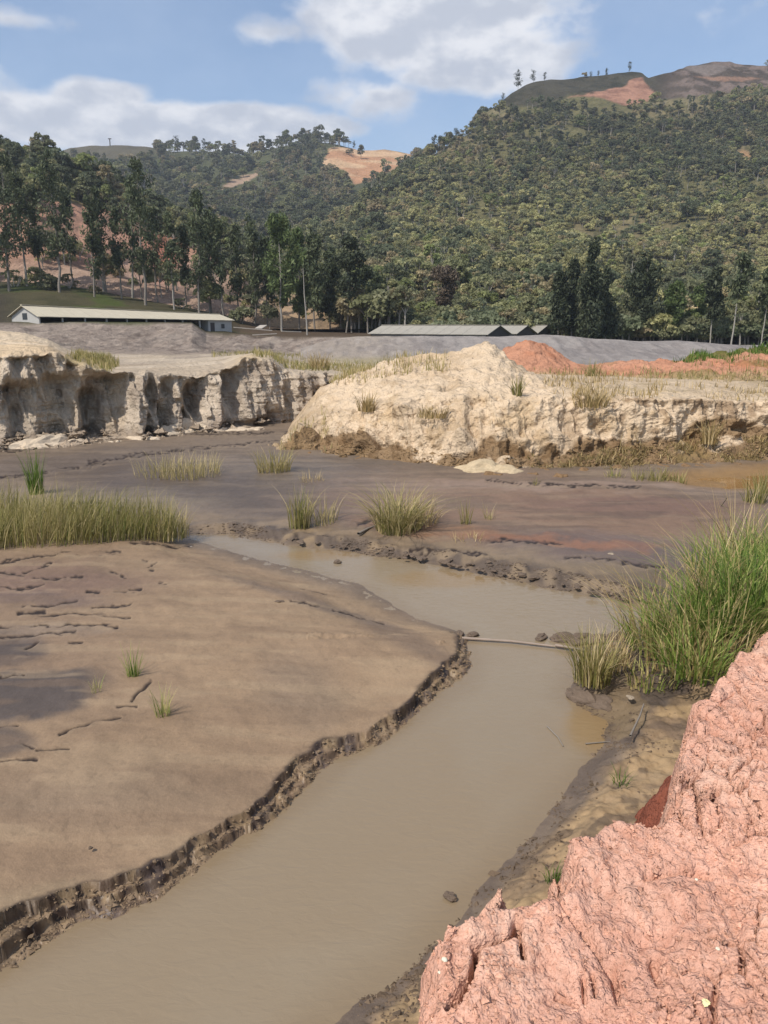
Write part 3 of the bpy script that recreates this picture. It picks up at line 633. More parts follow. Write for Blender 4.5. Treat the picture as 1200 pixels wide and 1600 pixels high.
for x_, y_ in crest:
    k = np.clip((530-y_)/410, .05, 1.1); dc = 220+400*k
    f0 = 0 if x_ > 640 else (640-x_)*.45
    st.append((x_, [(533, 140+f0), (505, 165+f0), (505-(505-y_)*.30, max(175+f0, 160+(dc-160)*.30)), (505-(505-y_)*.62, max(190+f0, 160+(dc-160)*.62)), (505-(505-y_)*.86, max(200+f0, 160+(dc-160)*.86)), (y_, max(dc, 215+f0)), (y_+30, dc+120+f0), (y_+160, dc+400+f0)]))
HR = hill('forest_hill', st, np.concatenate([np.arange(380, 1230, 3.0), np.linspace(1230, 1900, 100)]), (8, 40, 40, 30, 40, 8, 8), pr, 'steep wooded hill with bare brown summit on the right', amp=(5, .015))
def pf(P, PX, PY, T):
    n_ = fbm(P, .015, 4, 142); n2_ = fbm(P, .06, 4, 143)
    C = np.zeros(P.shape)+pc(92, 94, 66)
    wxx = PX+5*n_+3*n2_; wyy = PY+2*n_+2*n2_
    bald = 1-sst(sdp(wxx, wyy, [(60, 150), (235, 150), (240, 245), (190, 255), (120, 245), (60, 250)])[0], -4, 4)
    C = mixc(C, bald, pc(104, 98, 80))
    cut = 1-sst(sdp(wxx, wyy, [(505, 262), (512, 236), (548, 226), (600, 232), (645, 238), (636, 254), (600, 268), (575, 283), (552, 290), (540, 268)])[0], -2, 2)
    C = mixc(C, cut, pc(216, 180, 142)); C = mixc(C, cut*sst(vn(P*(.02, .02, .16), 9), .1, .3)*.7, pc(190, 136, 100)); C = mixc(C, cut*sst(n2_, .1, .4)*.5, pc(160, 124, 92))
    c2 = 1-sst(sdp(wxx, wyy, [(345, 300), (372, 280), (405, 268), (402, 280), (375, 292), (350, 306)])[0], -1.5, 2)
    C = mixc(C, c2*.85, pc(190, 160, 136)); return C
crest = [(-400, 250), (-100, 252), (40, 246), (75, 238), (110, 230), (140, 226), (200, 225), (235, 228), (262, 224), (300, 224), (340, 226), (380, 234), (410, 228), (450, 220), (490, 214), (530, 216), (560, 224), (600, 231), (640, 238), (700, 250), (900, 280)]
crest = [(x_, y_+(0 if 80 < x_ < 240 or 560 < x_ < 660 else 9)) for x_, y_ in crest]
st = [(x_, [('z', 10, 300), (440, 330), (505-(505-y_)*.45, 480), (505-(505-y_)*.78, 680), (y_, 840), (y_+20, 1000), (y_+140, 1500)]) for x_, y_ in crest]
HF = hill('distant_hill', st, np.concatenate([np.linspace(-400, -20, 60, endpoint=False), np.arange(-20, 760, 3.0), [900]]), (6, 40, 40, 50, 6, 8), pf, 'farther wooded hill with orange quarry cut in the middle', amp=(4, .01))
def pl(P, PX, PY, T):
    n_ = fbm(P, .03, 4, 152); n2_ = fbm(P, .12, 4, 153)
    C = np.zeros(P.shape)+pc(104, 104, 62)
    wxx = PX+16*n_+6*n2_; wyy = PY+10*n_+5*n2_
    face_ = 1-sst(sdp(wxx, wyy, [(-500, 330), (0, 318), (60, 312), (140, 322), (210, 345), (270, 372), (330, 400), (380, 425), (440, 448), (500, 478), (560, 530), (-500, 530)])[0], -4, 5)
    C = mixc(C, face_, pc(178, 150, 130)); C = mixc(C, face_*(1-sst(PY+10*n_, 385, 420))*.85, pc(188, 142, 118)); C = mixc(C, face_*sst(n2_, .1, .5)*.55, pc(146, 118, 98))
    C = mixc(C, face_*np.exp(-(((PX-255)/28)**2+((PY-395)/40)**2))*.8, pc(196, 128, 104))
    C = mixc(C, face_*sst(vn(P*(.05, .05, .35), 10), .25, .45)*.5, pc(120, 98, 84))
    C = mixc(C, face_*sst(PX, 360, 420)*.6, pc(168, 144, 108))
    lw = (1-face_)*np.exp(-(((PX-130)/50)**2+((PY-300)/18)**2)); C = mixc(C, lw, pc(140, 132, 92)); return C
crest = [(-400, 205), (-100, 212), (0, 228), (40, 240), (70, 250), (110, 262), (160, 282), (210, 305), (260, 330), (320, 362), (380, 398), (440, 432), (500, 466), (560, 500), (620, 525)]
crest = [(x_, y_+14) for x_, y_ in crest]
st = [(x_, [('z', 3, 140), (min(438+max(0, x_-60)*.22, 520), 152), (min(420+max(0, x_)*.17, 512), 156), (max(330+max(0, x_)*.42, y_+8) if x_ < 480 else y_+4, 178), (y_, 250 if x_ < 300 else 215), ('z', 4+max(0, 228-x_)*.05, 330)]) for x_, y_ in crest]
HL = hill('cut_hillside', st, np.concatenate([np.linspace(-400, -20, 80, endpoint=False), np.arange(-20, 620, 2.6)]), (6, 20, 70, 50, 20), pl, 'near hillside with pink quarried face behind the eucalyptus trees', amp=(2.5, .04))
# ================================================================== PINK CLAY MOUND in the foreground
edge_px = [(600,1760,1.42),(648,1640,1.42),(655,1590,1.42),(664,1540,1.42),(668,1490,1.42),(668,1462,1.42),(690,1430,1.44),(715,1412,1.46),(740,1395,1.47),(765,1375,1.48),(785,1356,1.5),(797,1378,1.48),(800,1396,1.46),
 (822,1392,1.5),(850,1384,1.5),(872,1380,1.5),(876,1350,1.52),(866,1325,1.54),(870,1296,1.56),(900,1284,1.57),(945,1268,1.58),(985,1258,1.6),(1015,1270,1.6),(1028,1240,1.6),(1026,1190,1.62),(1045,1160,1.64),(1062,1120,1.66),
 (1066,1085,1.68),(1100,1060,1.7),(1118,1030,1.72),(1140,1008,1.75),(1170,1002,1.76),(1185,975,1.8),(1215,950,1.83),(1300,905,1.9),(1420,860,2.0)]
for k_ in range(len(edge_px)):
    a, b, c = edge_px[k_]
    for it in range(30): c = .5*c+.5*(.74+.24*float(atZ(a, b, c)[1]))
    edge_px[k_] = (a, b, c)
ep = [tuple(atZ(a, b, c)[:2]) for a, b, c in edge_px] + [(8.5, 7.5), (9, -1.2), (-.3, -1.2), (-.15, 1.2)]
D = np.concatenate([np.linspace(-.8, 1.2, 24, endpoint=False), 1.2*(9.2/1.2)**np.linspace(0, 1, 700)])
U = np.linspace(-.35, 1.02, 620)
Dg, Ug = np.meshgrid(D, U, indexing='ij')
P = np.stack([Ug*(Dg+.7), Dg, np.zeros_like(Dg)], -1)
q = P.copy()
a1 = fbm(q, 1.3, 4, 201); a2 = fbm(q, 5.0, 4, 202)
sw_, _ = sdp(P[..., 0], P[..., 1], ep)
w1, w2 = worley(q+.08*a2[..., None], (3.1, 2.6, 1), 203); ce = w2-w1
v1, v2 = worley(q+.02*a2[..., None], (9, 9, 1), 204)
s = sw_ + .05*a2 + .03*(v1-.4) + .03*a1
top = .74+.24*np.clip(P[..., 1], .4, 9)+.05*sst(-sw_, .05, 1.2)
a3 = fbm(q, 16, 3, 209); a4 = ridged(q, (9, 3.5, 1), 3, 210); u1, u2 = worley(q+.01*a3[..., None], (24, 24, 1), 211); g1, g2 = worley(q+.03*a3[..., None], (5.5, 4, 1), 212); gc = g2-g1
rel = .085*a1*sst(-sw_, -.1, 1.0) + .03*a2 + .03*(.45-v1)*sst(a2, -.2, .4) + .035*(.5-w1) + .014*a3 + .012*a4 + .022*(.4-u1)*sst(a3+a1, -.3, .5) - .075*(1-sst(gc, .0, .045))*sst(a1+a2, .1, .5) - .06*(1-sst(ce, .0, .07))*sst(a1, -.1, .3)
top = top + rel*1.0
fall = 1-sst(s, -.10, .22)
z = -.25 + (top+.25)*fall**.8
gk = np.exp(-((P[..., 0]-2.35)**2/.35+(P[..., 1]-5.35)**2/1.6)); z = np.maximum(z, -.25+(.95+.2*gk+.10*a2)*(1-sst(sw_+.12*a2+.06*a1, .05, .5+.6*gk)))
PX, PY = pix(np.stack([P[..., 0], P[..., 1], z], -1))
cracks = [([(700,1570),(722,1545),(738,1520),(745,1492),(742,1472),(775,1462),(800,1452),(808,1436)], 9, .16), ([(812,1446),(816,1470),(820,1490)], 6, .16), ([(672,1455),(690,1462),(712,1452)], 6, .06),
 ([(1122,1040),(1145,1060),(1160,1085),(1175,1110)], 5, .07), ([(1010,1095),(1060,1120),(1100,1135)], 0, 0), ([(1085,1165),(1095,1150)], 6, .07), ([(875,1380),(872,1350)], 8, .1),
 ([(1070,1095),(1075,1110),(1130,1140)], 5, .05), ([(1100,1200),(1080,1210)], 5, .05), ([(870,1395),(930,1470),(960,1520),(970,1560)], 9, .05), ([(1010,1365),(1060,1355),(1110,1367)], 8, .04), ([(1020,1500),(1030,1530)], 12, .05), ([(865,1555),(900,1565)], 5, .05), ([(910,1520),(912,1560)], 5, .05), ([(925,1520),(930,1550)], 5, .05)]
for L, wpx, dep in cracks:
    if not wpx: continue
    d_, _ = seg_d(PX+6*a2, PY+6*a1, L); z -= 1.05*dep*np.exp(-(d_/(wpx*.62))**2)*(fall > .5)
P[..., 2] = z
P[..., :2] += gnorm(P)[..., :2]*np.sign(gnorm(P)[..., 2:3])*(.028*fbm(P, (4, 4, 5), 4, 206))[..., None]*sst(s, -.4, .0)[..., None]
C = np.zeros(P.shape)+pc(234, 184, 160)
b1 = fbm(P, 2.2, 4, 207); b2 = fbm(P, 14, 3, 208)
C = mixc(C, sst(b1, -.1, .6)*.5, pc(226, 170, 146)); C = mixc(C, sst(-b1, .1, .6)*.4, pc(238, 196, 170)); C = mixc(C, sst(b2, .1, .6)*.35, pc(214, 154, 126))
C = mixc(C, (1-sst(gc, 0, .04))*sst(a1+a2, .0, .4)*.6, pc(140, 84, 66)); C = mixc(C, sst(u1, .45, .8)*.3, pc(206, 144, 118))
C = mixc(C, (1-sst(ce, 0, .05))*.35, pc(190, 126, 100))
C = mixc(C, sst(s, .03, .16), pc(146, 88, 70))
C = mixc(C, sst(s, .45+.5*gk, .6+.5*gk)*.7, pc(150, 118, 84))
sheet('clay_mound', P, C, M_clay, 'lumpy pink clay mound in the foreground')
CM = (P, PX, PY)
def on_sheet(SH, px, py):
    P, PX_, PY_ = SH[0], *pix(SH[0])
    d = np.hypot(PX_-px, PY_-py); c = np.argwhere(d < max(d.min()*1.5, 2.5)); 
    i = min(c.tolist(), key=lambda ij: P[ij[0], ij[1], 1])
    return P[i[0], i[1]].copy()

# ================================================================== vegetation builders
def blades(base, h, wd, lean, tone, az=None, segs=4, droop=.25):
    n = len(base); az = rng.uniform(0, 2*np.pi, n) if az is None else az
    o = az+np.pi/2+rng.normal(0, .5, n); t = np.linspace(0, 1, segs+1)
    cx, cy = np.cos(az), np.sin(az)
    V = np.zeros((n, segs+1, 2, 3))
    for k, tk in enumerate(t):
        r = lean*h*tk**1.8; zz = h*(tk - droop*lean*tk**3); w_ = wd*(1-tk**1.6)*.5+wd*.04
        for sd_, sg in enumerate((-1, 1)):
            V[:, k, sd_, 0] = base[:, 0]+cx*r+np.cos(o)*w_*sg
            V[:, k, sd_, 1] = base[:, 1]+cy*r+np.sin(o)*w_*sg
            V[:, k, sd_, 2] = base[:, 2]+zz
    i0 = (np.arange(n)*(segs+1)*2)[:, None]+np.arange(segs)[None]*2
    Fq = np.stack([i0, i0+1, i0+3, i0+2], -1).reshape(-1, 4)
    tn = np.repeat(tone, (segs+1)*2)
    return V.reshape(-1, 3), Fq, tn
G_green = leafmat('grass_green', lin(70, 100, 34, .9), lin(132, 152, 70, .9), lin(200, 182, 126, .9), trans=.35)
G_sedge = leafmat('grass_sedge', lin(98, 108, 50, .9), lin(160, 148, 92, .9), lin(208, 188, 144, .95), trans=.35)
G_dry = leafmat('grass_dry', lin(110, 98, 60), lin(176, 152, 104), lin(206, 184, 142), trans=.25)
def clumpmesh(name, n, h, spread, lean, wd, tones, mat, hs=.25, az=None):
    r = spread*np.sqrt(rng.uniform(0, 1, n)); a = rng.uniform(0, 2*np.pi, n)
    base = np.stack([r*np.cos(a), r*np.sin(a), np.full(n, -.02)], -1)
    hh = h*np.clip(rng.normal(.85, hs, n), .3, 1.25)
    aa = a+rng.normal(0, .6, n) if az is None else az+rng.normal(0, .8, n)
    V, Fq, tn = blades(base, hh, np.full(n, wd)*rng.uniform(.6, 1.3, n), np.abs(rng.normal(lean, lean*.5, n)), np.clip(rng.normal(tones[0], tones[1], n), 0, 1), aa)
    return mesh_from(name, V, Fq, mat, {'tone': tn})
def clump(name, label, cat, pos, n, h, spread, lean, wd, tones, mat, group=None, hs=.25, az=None):
    return tag(link(name, clumpmesh(name, n, h, spread, lean, wd, tones, mat, hs, az), loc=pos), label, cat, group)
CLODS = []
def gz(px, py, z=.15): return tuple(atZ(px, py, z))

# --- single tufts on the mud
GT = 'grass tufts growing out of the mud flats'
clump('grass_tuft', 'green tuft with a short dark shadow on the near left mud bank, tallest of three', 'grass tuft', gz(209, 1062, .2), 60, .40, .06, .28, .008, (.5, .25), G_green, GT)
clump('grass_tuft', 'tiny pale tuft at the edge of the dark damp patch on the left mud bank', 'grass tuft', gz(152, 1088, .2), 30, .27, .05, .30, .007, (.85, .15), G_green, GT)
clump('grass_tuft', 'straw-coloured leafy sprig standing nearest the camera on the left mud bank', 'grass tuft', gz(256, 1124, .2), 55, .34, .07, .28, .008, (.8, .2), G_green, GT)
clump('grass_tuft', 'narrow upright green reed tuft behind the left end of the sedge bed', 'grass tuft', gz(59, 778, .15), 110, 1.0, .16, .16, .022, (.25, .2), G_green, GT)
clump('grass_tuft', 'low yellow-green tuft left of the big spiky bush on the mud flat', 'grass tuft', gz(468, 824, .15), 150, .75, .20, .25, .016, (.45, .3), G_sedge, GT)
clump('grass_tuft', 'sparse dry tuft between the low yellow-green tuft and the spiky bush', 'grass tuft', gz(502, 818, .15), 90, .55, .32, .35, .013, (.75, .2), G_sedge, GT)
clump('spiky_bush', 'big spiky grass bush with radiating grey-green blades in the middle of the flat', 'bush', gz(622, 830, .15), 480, .86, .42, .75, .017, (.62, .3), G_sedge, None)
clump('grass_tuft', 'low dry tuft leaning right beside the spiky bush', 'grass tuft', gz(655, 822, .15), 150, .55, .35, .5, .016, (.7, .25), G_dry, GT)
clump('grass_tuft', 'thin green sprig right of the spiky bush on reddish mud', 'grass tuft', gz(727, 826, .15), 40, .6, .10, .2, .014, (.45, .25), G_sedge, GT)
clump('grass_tuft', 'thin dry sprig farthest right of the spiky bush', 'grass tuft', gz(763, 818, .15), 26, .42, .12, .25, .013, (.7, .25), G_sedge, GT)
clump('grass_tuft', 'flat dry tuft in front of the thin green sprig near the pool bank', 'grass tuft', gz(733, 848, .15), 50, .22, .3, .4, .013, (.6, .25), G_dry, GT)
clump('grass_tuft', 'round straw tuft at the left foot of the sand mound', 'grass tuft', gz(428, 742, .15), 260, .65, .42, .32, .02, (.7, .2), G_sedge, GT)
clump('grass_tuft', 'small low straw tuft right of the round straw tuft near the mound', 'grass tuft', gz(486, 758, .15), 80, .35, .3, .35, .016, (.75, .2), G_dry, GT)
clump('grass_tuft', 'tiny green sprout on bare mud in front of the sand mound', 'grass tuft', gz(836, 764, .15), 24, .3, .08, .25, .014, (.4, .2), G_sedge, GT)
clump('reed_tuft', 'dark reed tuft on the muddy spit by the low weir', 'reed', gz(925, 1062, .22), 260, .55, .20, .38, .012, (.5, .3), G_sedge, None)
clump('reed_tuft', 'low dry reeds on the spit behind the dark reed tuft', 'reed', gz(952, 1040, .2), 160, .4, .26, .4, .010, (.75, .2), G_dry, None)
clump('grass_tuft', 'tiny green sprig on the narrow ochre strip at the foot of the pink clay', 'grass tuft', gz(862, 1372, .25), 40, .14, .05, .5, .006, (.2, .2), G_green, GT)
clump('grass_tuft', 'flat green sprig on the ochre bank near the dark red clay', 'grass tuft', gz(970, 1222, .25), 26, .12, .06, .9, .008, (.2, .2), G_green, GT)
# --- long straw patch behind the flats (two dense heads)
for (a, b, n, lb) in [(255, 748, 260, 'sparse straw grass patch left part on the dark mud flat'), (297, 748, 560, 'dense straw grass patch on the dark mud flat near the cliff')]:
    clump('grass_patch', lb, 'grass patch', gz(a, b, .15), int(n*.6), .62, .7 if n < 300 else .8, .3, .016, (.8, .2), G_sedge, GT)
# --- sedge bed on the left
def scatter_poly(poly, n, z=.15):
    xs = [p[0] for p in poly]; ys = [p[1] for p in poly]; out = []
    wp = [tuple(atZ(a, b, z)[:2]) for a, b in poly]; wx_ = [p[0] for p in wp]; wy_ = [p[1] for p in wp]
    while len(out) < n:
        x = rng.uniform(min(wx_), max(wx_), n*2); y = rng.uniform(min(wy_), max(wy_), n*2)
        m = inside(x, y, wp); out += list(np.stack([x[m], y[m], np.full(m.sum(), z-.03)], -1))
    return np.array(out[:n])
b = scatter_poly([(-330, 880), (-60, 872), (60, 866), (150, 860), (200, 852), (292, 842), (296, 834), (250, 822), (120, 812), (-60, 812), (-330, 815)], 9500)
dn = fbm(b, 1.3, 3, 301)
hh = (.76+.30*dn)*np.clip(rng.normal(.85, .22, len(b)), .25, 1.25); bx, by = pix(b)
hh *= 1-.35*sst(bx, 220, 296)
V, Fq, tn = blades(b, hh, rng.uniform(.008, .018, len(b)), np.abs(rng.normal(.30, .2, len(b))), np.clip(rng.normal(.42, .24, len(b))+.25*dn, 0, 1), rng.normal(.3, 1.2, len(b)))
tag(link('sedge_bed', mesh_from('sedge_bed', V, Fq, G_sedge, {'tone': tn})), 'dense bed of yellow-green sedge along the left mud bank', 'sedge', kind='stuff')
# --- rich green clumps on the right bank
RG = 'green grass clumps on the right bank'
for i, (px, py, z, n, h, spr, lean, tn_, lb) in enumerate([
 (1030, 1010, .3, 420, .68, .32, .5, .6, 'mixed dry and green grass clump nearest the weir on the right bank'),
 (1075, 1000, .45, 520, .82, .38, .5, .35, 'bright green grass clump second from the water on the right bank'),
 (1090, 1045, .5, 420, .6, .34, .5, .45, 'low tangled grass clump in front of the pink clay edge'),
 (1130, 985, .5, 620, 1.05, .42, .5, .28, 'tall bright green clump in the middle of the right bank grass'),
 (1185, 960, .6, 700, 1.2, .5, .5, .25, 'tallest bright green clump at the right frame edge above the pink clay'),
 (1150, 900, .35, 700, 1.1, .6, .5, .5, 'olive grass clump with dry stems behind the bright green ones'),
 (1215, 880, .35, 700, 1.25, .6, .5, .42, 'olive green clump at the right frame edge behind the tallest clump'),
 (1270, 930, .6, 700, 1.25, .6, .5, .25, None), (1330, 900, .6, 600, 1.2, .7, .5, .3, None), (1010, 1060, .2, 200, .3, .3, .5, .7, 'short withered grass on mud below the right bank grass')]):
    clump('grass_clump', lb or 'green grass clump of the right bank standing past the right frame edge', 'grass clump', gz(px, py, z), int(n*.6), h*(.70 if py > 950 else .56), spr*1.15, lean*1.35, .018, (tn_+.1, .28), G_green, RG, hs=.34)

for px, py, z, n, h, lb in [(1012, 1000, .25, 120, .8, 'dry brown grass at the left edge of the right bank grass'), (1050, 985, .3, 110, 1.0, 'tall dry stems rising between the two left green clumps'), (1105, 960, .4, 130, 1.1, 'bleached dry stems behind the bright green clumps'), (1060, 1035, .35, 150, .5, 'withered straw below the green clumps on the right bank'), (1110, 1020, .5, 120, .6, 'withered tangle between bright green grass and pink clay'), (1150, 880, .3, 140, 1.2, 'dry pale stems at the top of the right bank grass')]:
    clump('dry_clump', lb, 'grass clump', gz(px, py, z), n, h, .4, .6, .011, (.5, .3), G_dry, 'dry grass among the right bank grass', hs=.35)
for i in range(0):
    t = rng.uniform(0, 1); px = np.interp(t, [0, .5, 1], [600, 850, 985])+rng.normal(0, 14); py = np.interp(t, [0, .5, 1], [1575, 1300, 1100])+rng.normal(0, 10)
    CLODS.append((px, py, rng.uniform(.012, .045)))
# --- loose dry grass on the banks (uncountable)
def surf_sample(SH, mask, n):
    P, idx = SH[0], np.argwhere(mask); A = np.linalg.norm(np.cross(np.gradient(P, axis=1), np.gradient(P, axis=0)), axis=-1)[mask]
    k = rng.choice(len(idx), n, p=A/A.sum()); ij = idx[k]; p = P[ij[:, 0], ij[:, 1]]
    return p + rng.normal(0, .03, p.shape)*np.array([1, 1, 0])
def grassy(name, label, SH, dens, n, h, wd, tones, mat, lean=.4):
    P, PX, PY, T = SH; m = (dens > rng.uniform(0, 1, dens.shape)); b = surf_sample(SH, m, n)
    V, Fq, tn = blades(b-[0, 0, .02], h*np.clip(rng.normal(.8, .3, n), .2, 1.5), rng.uniform(.6, 1.3, n)*wd, np.abs(rng.normal(lean, .2, n)), np.clip(rng.normal(tones[0], tones[1], n), 0, 1), segs=3)
    tag(link(name, mesh_from(name, V, Fq, mat, {'tone': tn})), label, 'grass', kind='stuff')
P, PX, PY, T = MD; gx, gy = pix(P); nn = fbm(P, .9, 3, 311)
d = (T < .95)*sst(nn+.3*sst(PX, 860, 1000), .1, .5)*.8*sst(PX, 430, 480)
grassy('dry_brush', 'brown tangled dead grass along the muddy foot of the sand mound', MD, d, 8000, .20, .02, (.3, .3), G_dry, .8)
d = ((T > 2.6)*(PX < 705)*(PX > 480)*(gy < 600) + (T < 2.2)*(PX < 520)*(PX > 440)*.4)*sst(nn, -.2, .2)
grassy('dry_grass', 'straw grass along the left crest of the sand mound', MD, d, 2600, .32, .028, (.75, .2), G_sedge, .3)
d = (T > 1.9)*(PX > 850)*sst(nn, .1, .5)*.5 + (T > 1.7)*(T < 2.6)*np.exp(-((PX-925)/28)**2) + (T < 1.2)*(PX > 930)*sst(nn, .2, .5)*.2
grassy('bank_grass', 'sparse dry grass on top of the right sand bank', MD, d, 3600, .34, .025, (.55, .3), G_dry, .4)
P, PX, PY, T = OR; nn = fbm(P, .5, 3, 312)
d = (PX > 920)*sst(nn+.25*sst(PX, 1040, 1120), .2, .5)*(T < 1.1)*.5 + (T < .25)*(PX > 770)*.9
grassy('spoil_bank_grass', 'yellow-green grass growing over the orange spoil bank', OR, d, 2600, .34, .03, (.5, .28), G_sedge, .3)
d = (PX > 1050)*(T > .8)*(T < 1.3)*sst(fbm(P, .8, 2, 5), -.2, .2)
grassy('green_weeds', 'strip of fresh green weeds on top of the orange spoil bank', OR, d, 2600, .30, .04, (.2, .2), G_green, .4)
P, PX, PY, T = CL; gx, gy = pix(P)
d = 1.0*((np.exp(-(((gx-135)/46)**2+((gy-569)/15)**2)) > .3)*(T > 1.0)*(T < 3)) + .8*((gx > 395)*(gx < 600)*(T > 1.15)*(T < 2.3)*(gy < 580)) + .25*(gx > 330)*(T > 2.4)*(T < 3)
grassy('plateau_grass', 'yellow dry grass on the sandy plateau above the cliff', CL, d, 4600, .33, .035, (.55, .22), G_sedge, .3)
# individual plants on the banks
for px, py, SH, n, h, spr, mat, lb in [(573, 640, MD, 130, .8, .25, G_dry, 'grey spiky plant on the left flank of the sand mound'), (808, 615, MD, 60, .8, .12, G_sedge, 'upright weed right of the sand mound peak'),
   (925, 632, MD, 240, .6, .5, G_dry, 'brown bushy weed on the rim of the right sand bank'), (1110, 690, MD, 130, .9, .25, G_dry, 'grey withered plant hanging on the right bank face'), (676, 650, MD, 200, .45, .45, G_dry, 'grey weeds in the hollow of the sand mound face'),
   (925, 590, OR, 120, 1.1, .3, G_sedge, 'tall pale grass in front of the orange spoil bank'), (500, 575, CL, 160, 1.2, .5, G_dry, 'grey bushy weed at the right end of the cliff top'), (560, 555, CL, 260, 1.4, .8, G_dry, 'withered bush on the rise behind the cliff end'),
   (155, 565, CL, 120, .8, .3, G_sedge, 'taller green weed at the right end of the plateau grass patch')]:
    p = on_sheet(SH, px, py); clump('weed_plant', lb, 'weed', tuple(p), int(n*.75), h*.72, spr, .4, .03, (.45, .3), mat, 'weeds on the sand banks')
for i, (px, py, n, h) in enumerate([(960, 752, 60, .35), (1000, 756, 90, .4), (1030, 757, 110, .45), (1060, 757, 80, .35), (1180, 790, 90, .7), (1195, 775, 90, .6)]):
    clump('grass_tuft', ['yellow-green tuft farthest from the orange puddle along the bank foot', 'second tuft from the left along the foot of the right bank', 'tuft at the left tip of the orange puddle', 'short tuft standing at the near edge of the orange puddle', 'spindly tuft in front of the orange puddle', 'tuft at the right frame edge before the orange puddle'][i],
          'grass tuft', gz(px, py, .15), n, h, .22, .3, .02, (.5, .25), G_sedge, GT)

# ================================================================== TREES
def leafquads(c, size, elong=1.0, hang=0.0, out=None):
    n = len(c); a = rng.normal(size=(n, 3)); 
    if out is not None: a += out*1.3
    a /= np.linalg.norm(a, axis=1, keepdims=True)+1e-9
    r_ = rng.normal(size=(n, 3)); r_[:, 2] -= hang*3
    t = r_-(r_*a).sum(1, keepdims=True)*a; t /= np.linalg.norm(t, axis=1, keepdims=True)+1e-9
    b = np.cross(a, t); sz = (size*rng.uniform(.6, 1.3, n))[:, None]
    V = np.stack([c-t*sz*elong, c+b*sz*.55, c+t*sz*elong, c-b*sz*.55], 1)
    return V.reshape(-1, 3), np.arange(n*4).reshape(n, 4)
def tube(pts, rad, k=6):
    V = []; Fq = []
    pts = np.array(pts, float)
    for i, p in enumerate(pts):
        t = pts[min(i+1, len(pts)-1)]-pts[max(i-1, 0)]; t /= np.linalg.norm(t)+1e-9
        u = np.cross(t, [0.3, 1, .1]); u /= np.linalg.norm(u); v = np.cross(t, u)
        for j in range(k):
            a = 2*np.pi*j/k; V.append(p+(u*math.cos(a)+v*math.sin(a))*rad[i])
    for i in range(len(pts)-1):
        for j in range(k): Fq.append([i*k+j, i*k+(j+1) % k, (i+1)*k+(j+1) % k, (i+1)*k+j])
    return np.array(V), np.array(Fq)
def join(parts):
    V = []; Fq = []; o = 0
    for v, f_ in parts: V.append(v); Fq.append(f_+o); o += len(v)
    return np.concatenate(V), np.concatenate(Fq)
M_bark = plain('bark', (.20, .17, .14), .9, .3, 2.0)
M_palebark = plain('pale_bark', (.30, .27, .23), .9, .25, 2.0)
M_leaf = leafmat('forest_leaves', (.085, .094, .054), (.140, .146, .086), (.195, .192, .125), tint=True, trans=.4)
def crown_lobes(nl, rx, rz, cz, nleaf, size, lo=.28, hi=.5, shell=.75):
    th = rng.uniform(0, 2*np.pi, nl); cz_ = rng.uniform(-.75, 1, nl); rr = np.sqrt(1-np.clip(cz_, -1, 1)**2)*rng.uniform(.45, .9, nl)
    L = np.stack([np.cos(th)*rr*rx, np.sin(th)*rr*rx, cz+cz_*rz*.75], -1); lr = rng.uniform(lo, hi, nl)*rx
    i = rng.integers(0, nl, nleaf); d = rng.normal(size=(nleaf, 3)); d /= np.linalg.norm(d, axis=1, keepdims=True); d[:, 2] = np.where(d[:, 2] < -.3, -d[:, 2], d[:, 2])
    c = L[i]+d*lr[i][:, None]*(rng.uniform(shell, 1.08, nleaf)[:, None]*[1, 1, .8])
    V, Fq = leafquads(c, size, 1.0, 0, d); tone = np.clip(rng.uniform(.0, .9, nl)[i]*.7+rng.uniform(0, .35, nleaf), 0, 1)
    return V, Fq, np.repeat(tone, 4)
def forest_tree(kind):
    if kind == 0: H, rx, rz, nl, n, s_ = 7, 2.9, 2.3, 12, 900, .42
    elif kind == 1: H, rx, rz, nl, n, s_ = 8.5, 2.6, 3.2, 13, 900, .42
    elif kind == 2: H, rx, rz, nl, n, s_ = 5.5, 3.3, 1.9, 13, 900, .42
    elif kind == 3: H, rx, rz, nl, n, s_ = 9.5, 1.8, 3.6, 10, 620, .38
    elif kind == 4: H, rx, rz, nl, n, s_ = 7.5, 2.6, 2.6, 9, 330, .36     # thin, half bare
    else: H, rx, rz, nl, n, s_ = 4.0, 2.6, 1.5, 9, 600, .42
    cz = H-rz; V, Fq, tn = crown_lobes(nl, rx, rz, cz, n, s_)
    tp = [tube([(0, 0, -1.5), (.1, 0, cz*.6), (.25, .1, cz+rz*.5)], [.22, .15, .05], 5)]
    for j in range(5 if kind == 4 else 3):
        a = rng.uniform(0, 6.28); tp.append(tube([(.1, 0, cz*.6), (math.cos(a)*rx*.4, math.sin(a)*rx*.4, cz), (math.cos(a)*rx*.7, math.sin(a)*rx*.7, cz+rz*.6)], [.1, .07, .02], 4))
    tv, tf = join(tp)
    VV = np.concatenate([V, tv]); FF = np.concatenate([Fq, tf+len(V)]); fm = np.concatenate([np.zeros(len(Fq)), np.ones(len(tf))])
    return mesh_from('forest_tree', VV, FF, [M_leaf, M_palebark if kind in (3, 4) else M_bark], {'tone': np.concatenate([tn, np.zeros(len(tv))])}, fmat=fm)
kinds = [0, 0, 0, 1, 1, 1, 2, 2, 3, 3, 4, 4, 5, 5]
TM = [forest_tree(k) for k in kinds]
tcoll = bpy.data.collections.new('forest_tree_kinds')     # source of the instanced wood
for k, me in enumerate(TM):
    o = bpy.data.objects.new('tree_kind_%02d' % k, me); tcoll.objects.link(o)
pts, scl, idx, tint, rot = [], [], [], [], []
